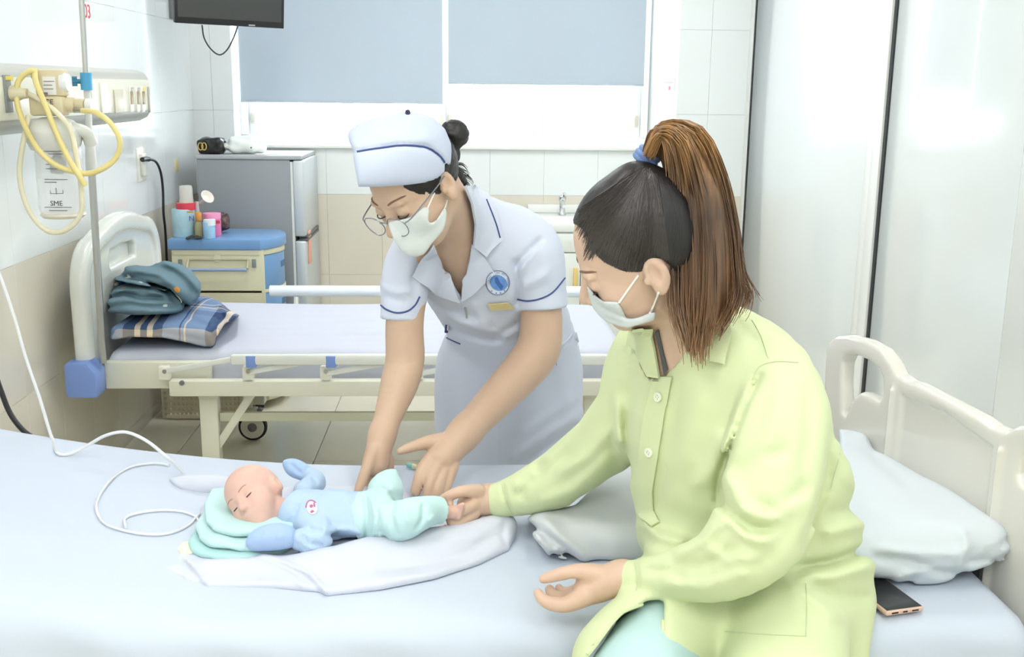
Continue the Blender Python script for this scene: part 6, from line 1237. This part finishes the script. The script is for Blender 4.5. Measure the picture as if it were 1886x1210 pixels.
LB, NV, CR, MB_ = (128, 152, 186), (54, 72, 108), (232, 214, 186), (88, 114, 150)
A_ = plaid_ramp(sx.outputs[0], 0.30, 0.42, [(0, LB), (0.16, NV), (0.30, CR), (0.37, NV), (0.45, CR), (0.52, NV), (0.64, LB), (0.84, NV), (0.86, LB), (0.9, CR), (0.92, LB)])
B_ = plaid_ramp(sx.outputs[1], 0.26, 0.1, [(0, MB_), (0.3, NV), (0.5, LB), (0.62, CR), (0.70, NV), (0.78, CR), (0.84, MB_)])
mx = N.new('ShaderNodeMix'); mx.data_type = 'RGBA'; mx.inputs[0].default_value = 0.35; Lk.new(A_, mx.inputs[6]); Lk.new(B_, mx.inputs[7]); Lk.new(mx.outputs[2], N['Principled BSDF'].inputs['Base Color'])
S = SDF(); S.add(rbox((-1.10, 4.13, 0.635), (0.235, 0.31, 0.045), 0.042), 0); S.add(ell((-1.1, 4.1, 0.65), (0.2, 0.26, 0.06)), 0.03)
S.cut(outline([(180, 575), (190, 566), (205, 578), (330, 572), (338, 545), (370, 542), (400, 552), (424, 572), (442, 581), (428, 590), (414, 596), (404, 612), (398, 632), (392, 642), (378, 641), (350, 632), (300, 622), (240, 621), (196, 628), (184, 610)], 0.0021), 0.012); S.cut(half((0, 0, 0.592), (0, 0, -1)), 0.004)
S.folds([([(345, 585), (380, 600), (398, 625)], -0.9, 1), ([(390, 605), (402, 590), (415, 580)], -1, 0.7), ([(200, 615), (300, 612), (380, 628)], -0.8, 0.8), ([(400, 560), (420, 580)], 0.8, 0.8)], 1, 0.01, 6)
tag(obj('plaid_pillow', S.mesh('plaid_pillow', 0.007, 1), plaid), 'blue and cream plaid pillow at head of far bed', 'pillow')
quilt = mat('teal_quilt', s2l(108, 134, 146), 0.85, 0.2, bump=0.3, bscale=25); nt = quilt.node_tree; N = nt.nodes; Lk = nt.links; tc = N.new('ShaderNodeTexCoord'); vo = N.new('ShaderNodeTexVoronoi'); vo.inputs['Scale'].default_value = 15; Lk.new(tc.outputs['Object'], vo.inputs['Vector']); lt = N.new('ShaderNodeMath'); lt.operation = 'LESS_THAN'; lt.inputs[1].default_value = 0.2; Lk.new(vo.outputs['Distance'], lt.inputs[0])
sp2 = N.new('ShaderNodeSeparateColor'); Lk.new(vo.outputs['Color'], sp2.inputs[0]); g1 = N.new('ShaderNodeMath'); g1.operation = 'GREATER_THAN'; g1.inputs[1].default_value = 0.5; Lk.new(sp2.outputs[0], g1.inputs[0]); mm = N.new('ShaderNodeMath'); mm.operation = 'MULTIPLY'; Lk.new(lt.outputs[0], mm.inputs[0]); Lk.new(g1.outputs[0], mm.inputs[1])
rp = N.new('ShaderNodeValToRGB'); rp.color_ramp.interpolation = 'CONSTANT'; rp.color_ramp.elements[0].color = (*s2l(214, 150, 70), 1); rp.color_ramp.elements[1].position = 0.55; rp.color_ramp.elements[1].color = (*s2l(206, 214, 210), 1); Lk.new(sp2.outputs[1], rp.inputs[0]); mx = N.new('ShaderNodeMix'); mx.data_type = 'RGBA'; Lk.new(mm.outputs[0], mx.inputs[0]); mx.inputs[6].default_value = (*s2l(108, 134, 146), 1); Lk.new(rp.outputs[0], mx.inputs[7]); Lk.new(mx.outputs[2], N['Principled BSDF'].inputs['Base Color'])
qs = thing('quilt', 'folded teal quilt with orange spots on the plaid pillow', 'quilt', W(285, 575, 4.05))
S = SDF(); S.add(ell(W(262, 552, 4.02), (0.16, 0.17, 0.065)), 0); S.add(ell(W(290, 560, 4.0), (0.12, 0.16, 0.05)), 0.03)
S.cut(outline([(197, 558), (203, 540), (222, 522), (262, 514), (305, 524), (332, 552), (338, 572), (325, 578), (250, 580), (199, 575)], 0.0021), 0.014)
S.folds([([(205, 548), (230, 540), (260, 550), (300, 548)], -1.4, 0.8), ([(215, 536), (260, 532), (310, 545)], 1, 0.9), ([(200, 565), (240, 560), (280, 566), (325, 563)], -1.3, 0.7), ([(230, 572), (300, 572)], 0.9, 0.7), ([(300, 530), (325, 560)], -0.9, 0.8)], 1, 0.014, 6); obj('lower_fold', S.mesh('quilt', 0.006, 1), quilt, qs)
S = SDF(); S.add(ell(W(288, 522, 4.06), (0.18, 0.19, 0.075)), 0); S.add(ell(W(330, 535, 4.06), (0.1, 0.17, 0.07)), 0.04)
S.cut(outline([(206, 498), (211, 483), (222, 482), (240, 488), (268, 480), (292, 476), (328, 479), (352, 498), (370, 522), (368, 545), (350, 566), (332, 576), (326, 556), (312, 540), (280, 530), (240, 522), (212, 516)], 0.0021), 0.014)
S.folds([([(215, 505), (260, 515), (310, 530), (330, 560)], -1.4, 0.9), ([(230, 495), (290, 505), (340, 540)], 1.0, 1.2), ([(260, 487), (320, 500), (360, 540)], -0.9, 1.0), ([(300, 480), (345, 505), (366, 535)], 0.8, 1), ([(325, 545), (345, 565)], -1.3, 0.7), ([(215, 486), (228, 500)], -1.2, 0.8), ([(250, 505), (300, 515)], -0.8, 0.8)], 1, 0.014, 6); obj('upper_fold', S.mesh('quilt', 0.006, 1), quilt, qs)
S = SDF(); S.add(rbox(W(215, 535, 4.2), (0.06, 0.1, 0.06), 0.04), 0); tag(obj('blue_cushion', S.mesh('cushion', 0.008, 1), mat('cushion_blue', s2l(84, 140, 206), 0.8)), 'bright blue cushion half hidden behind the teal quilt', 'cushion')
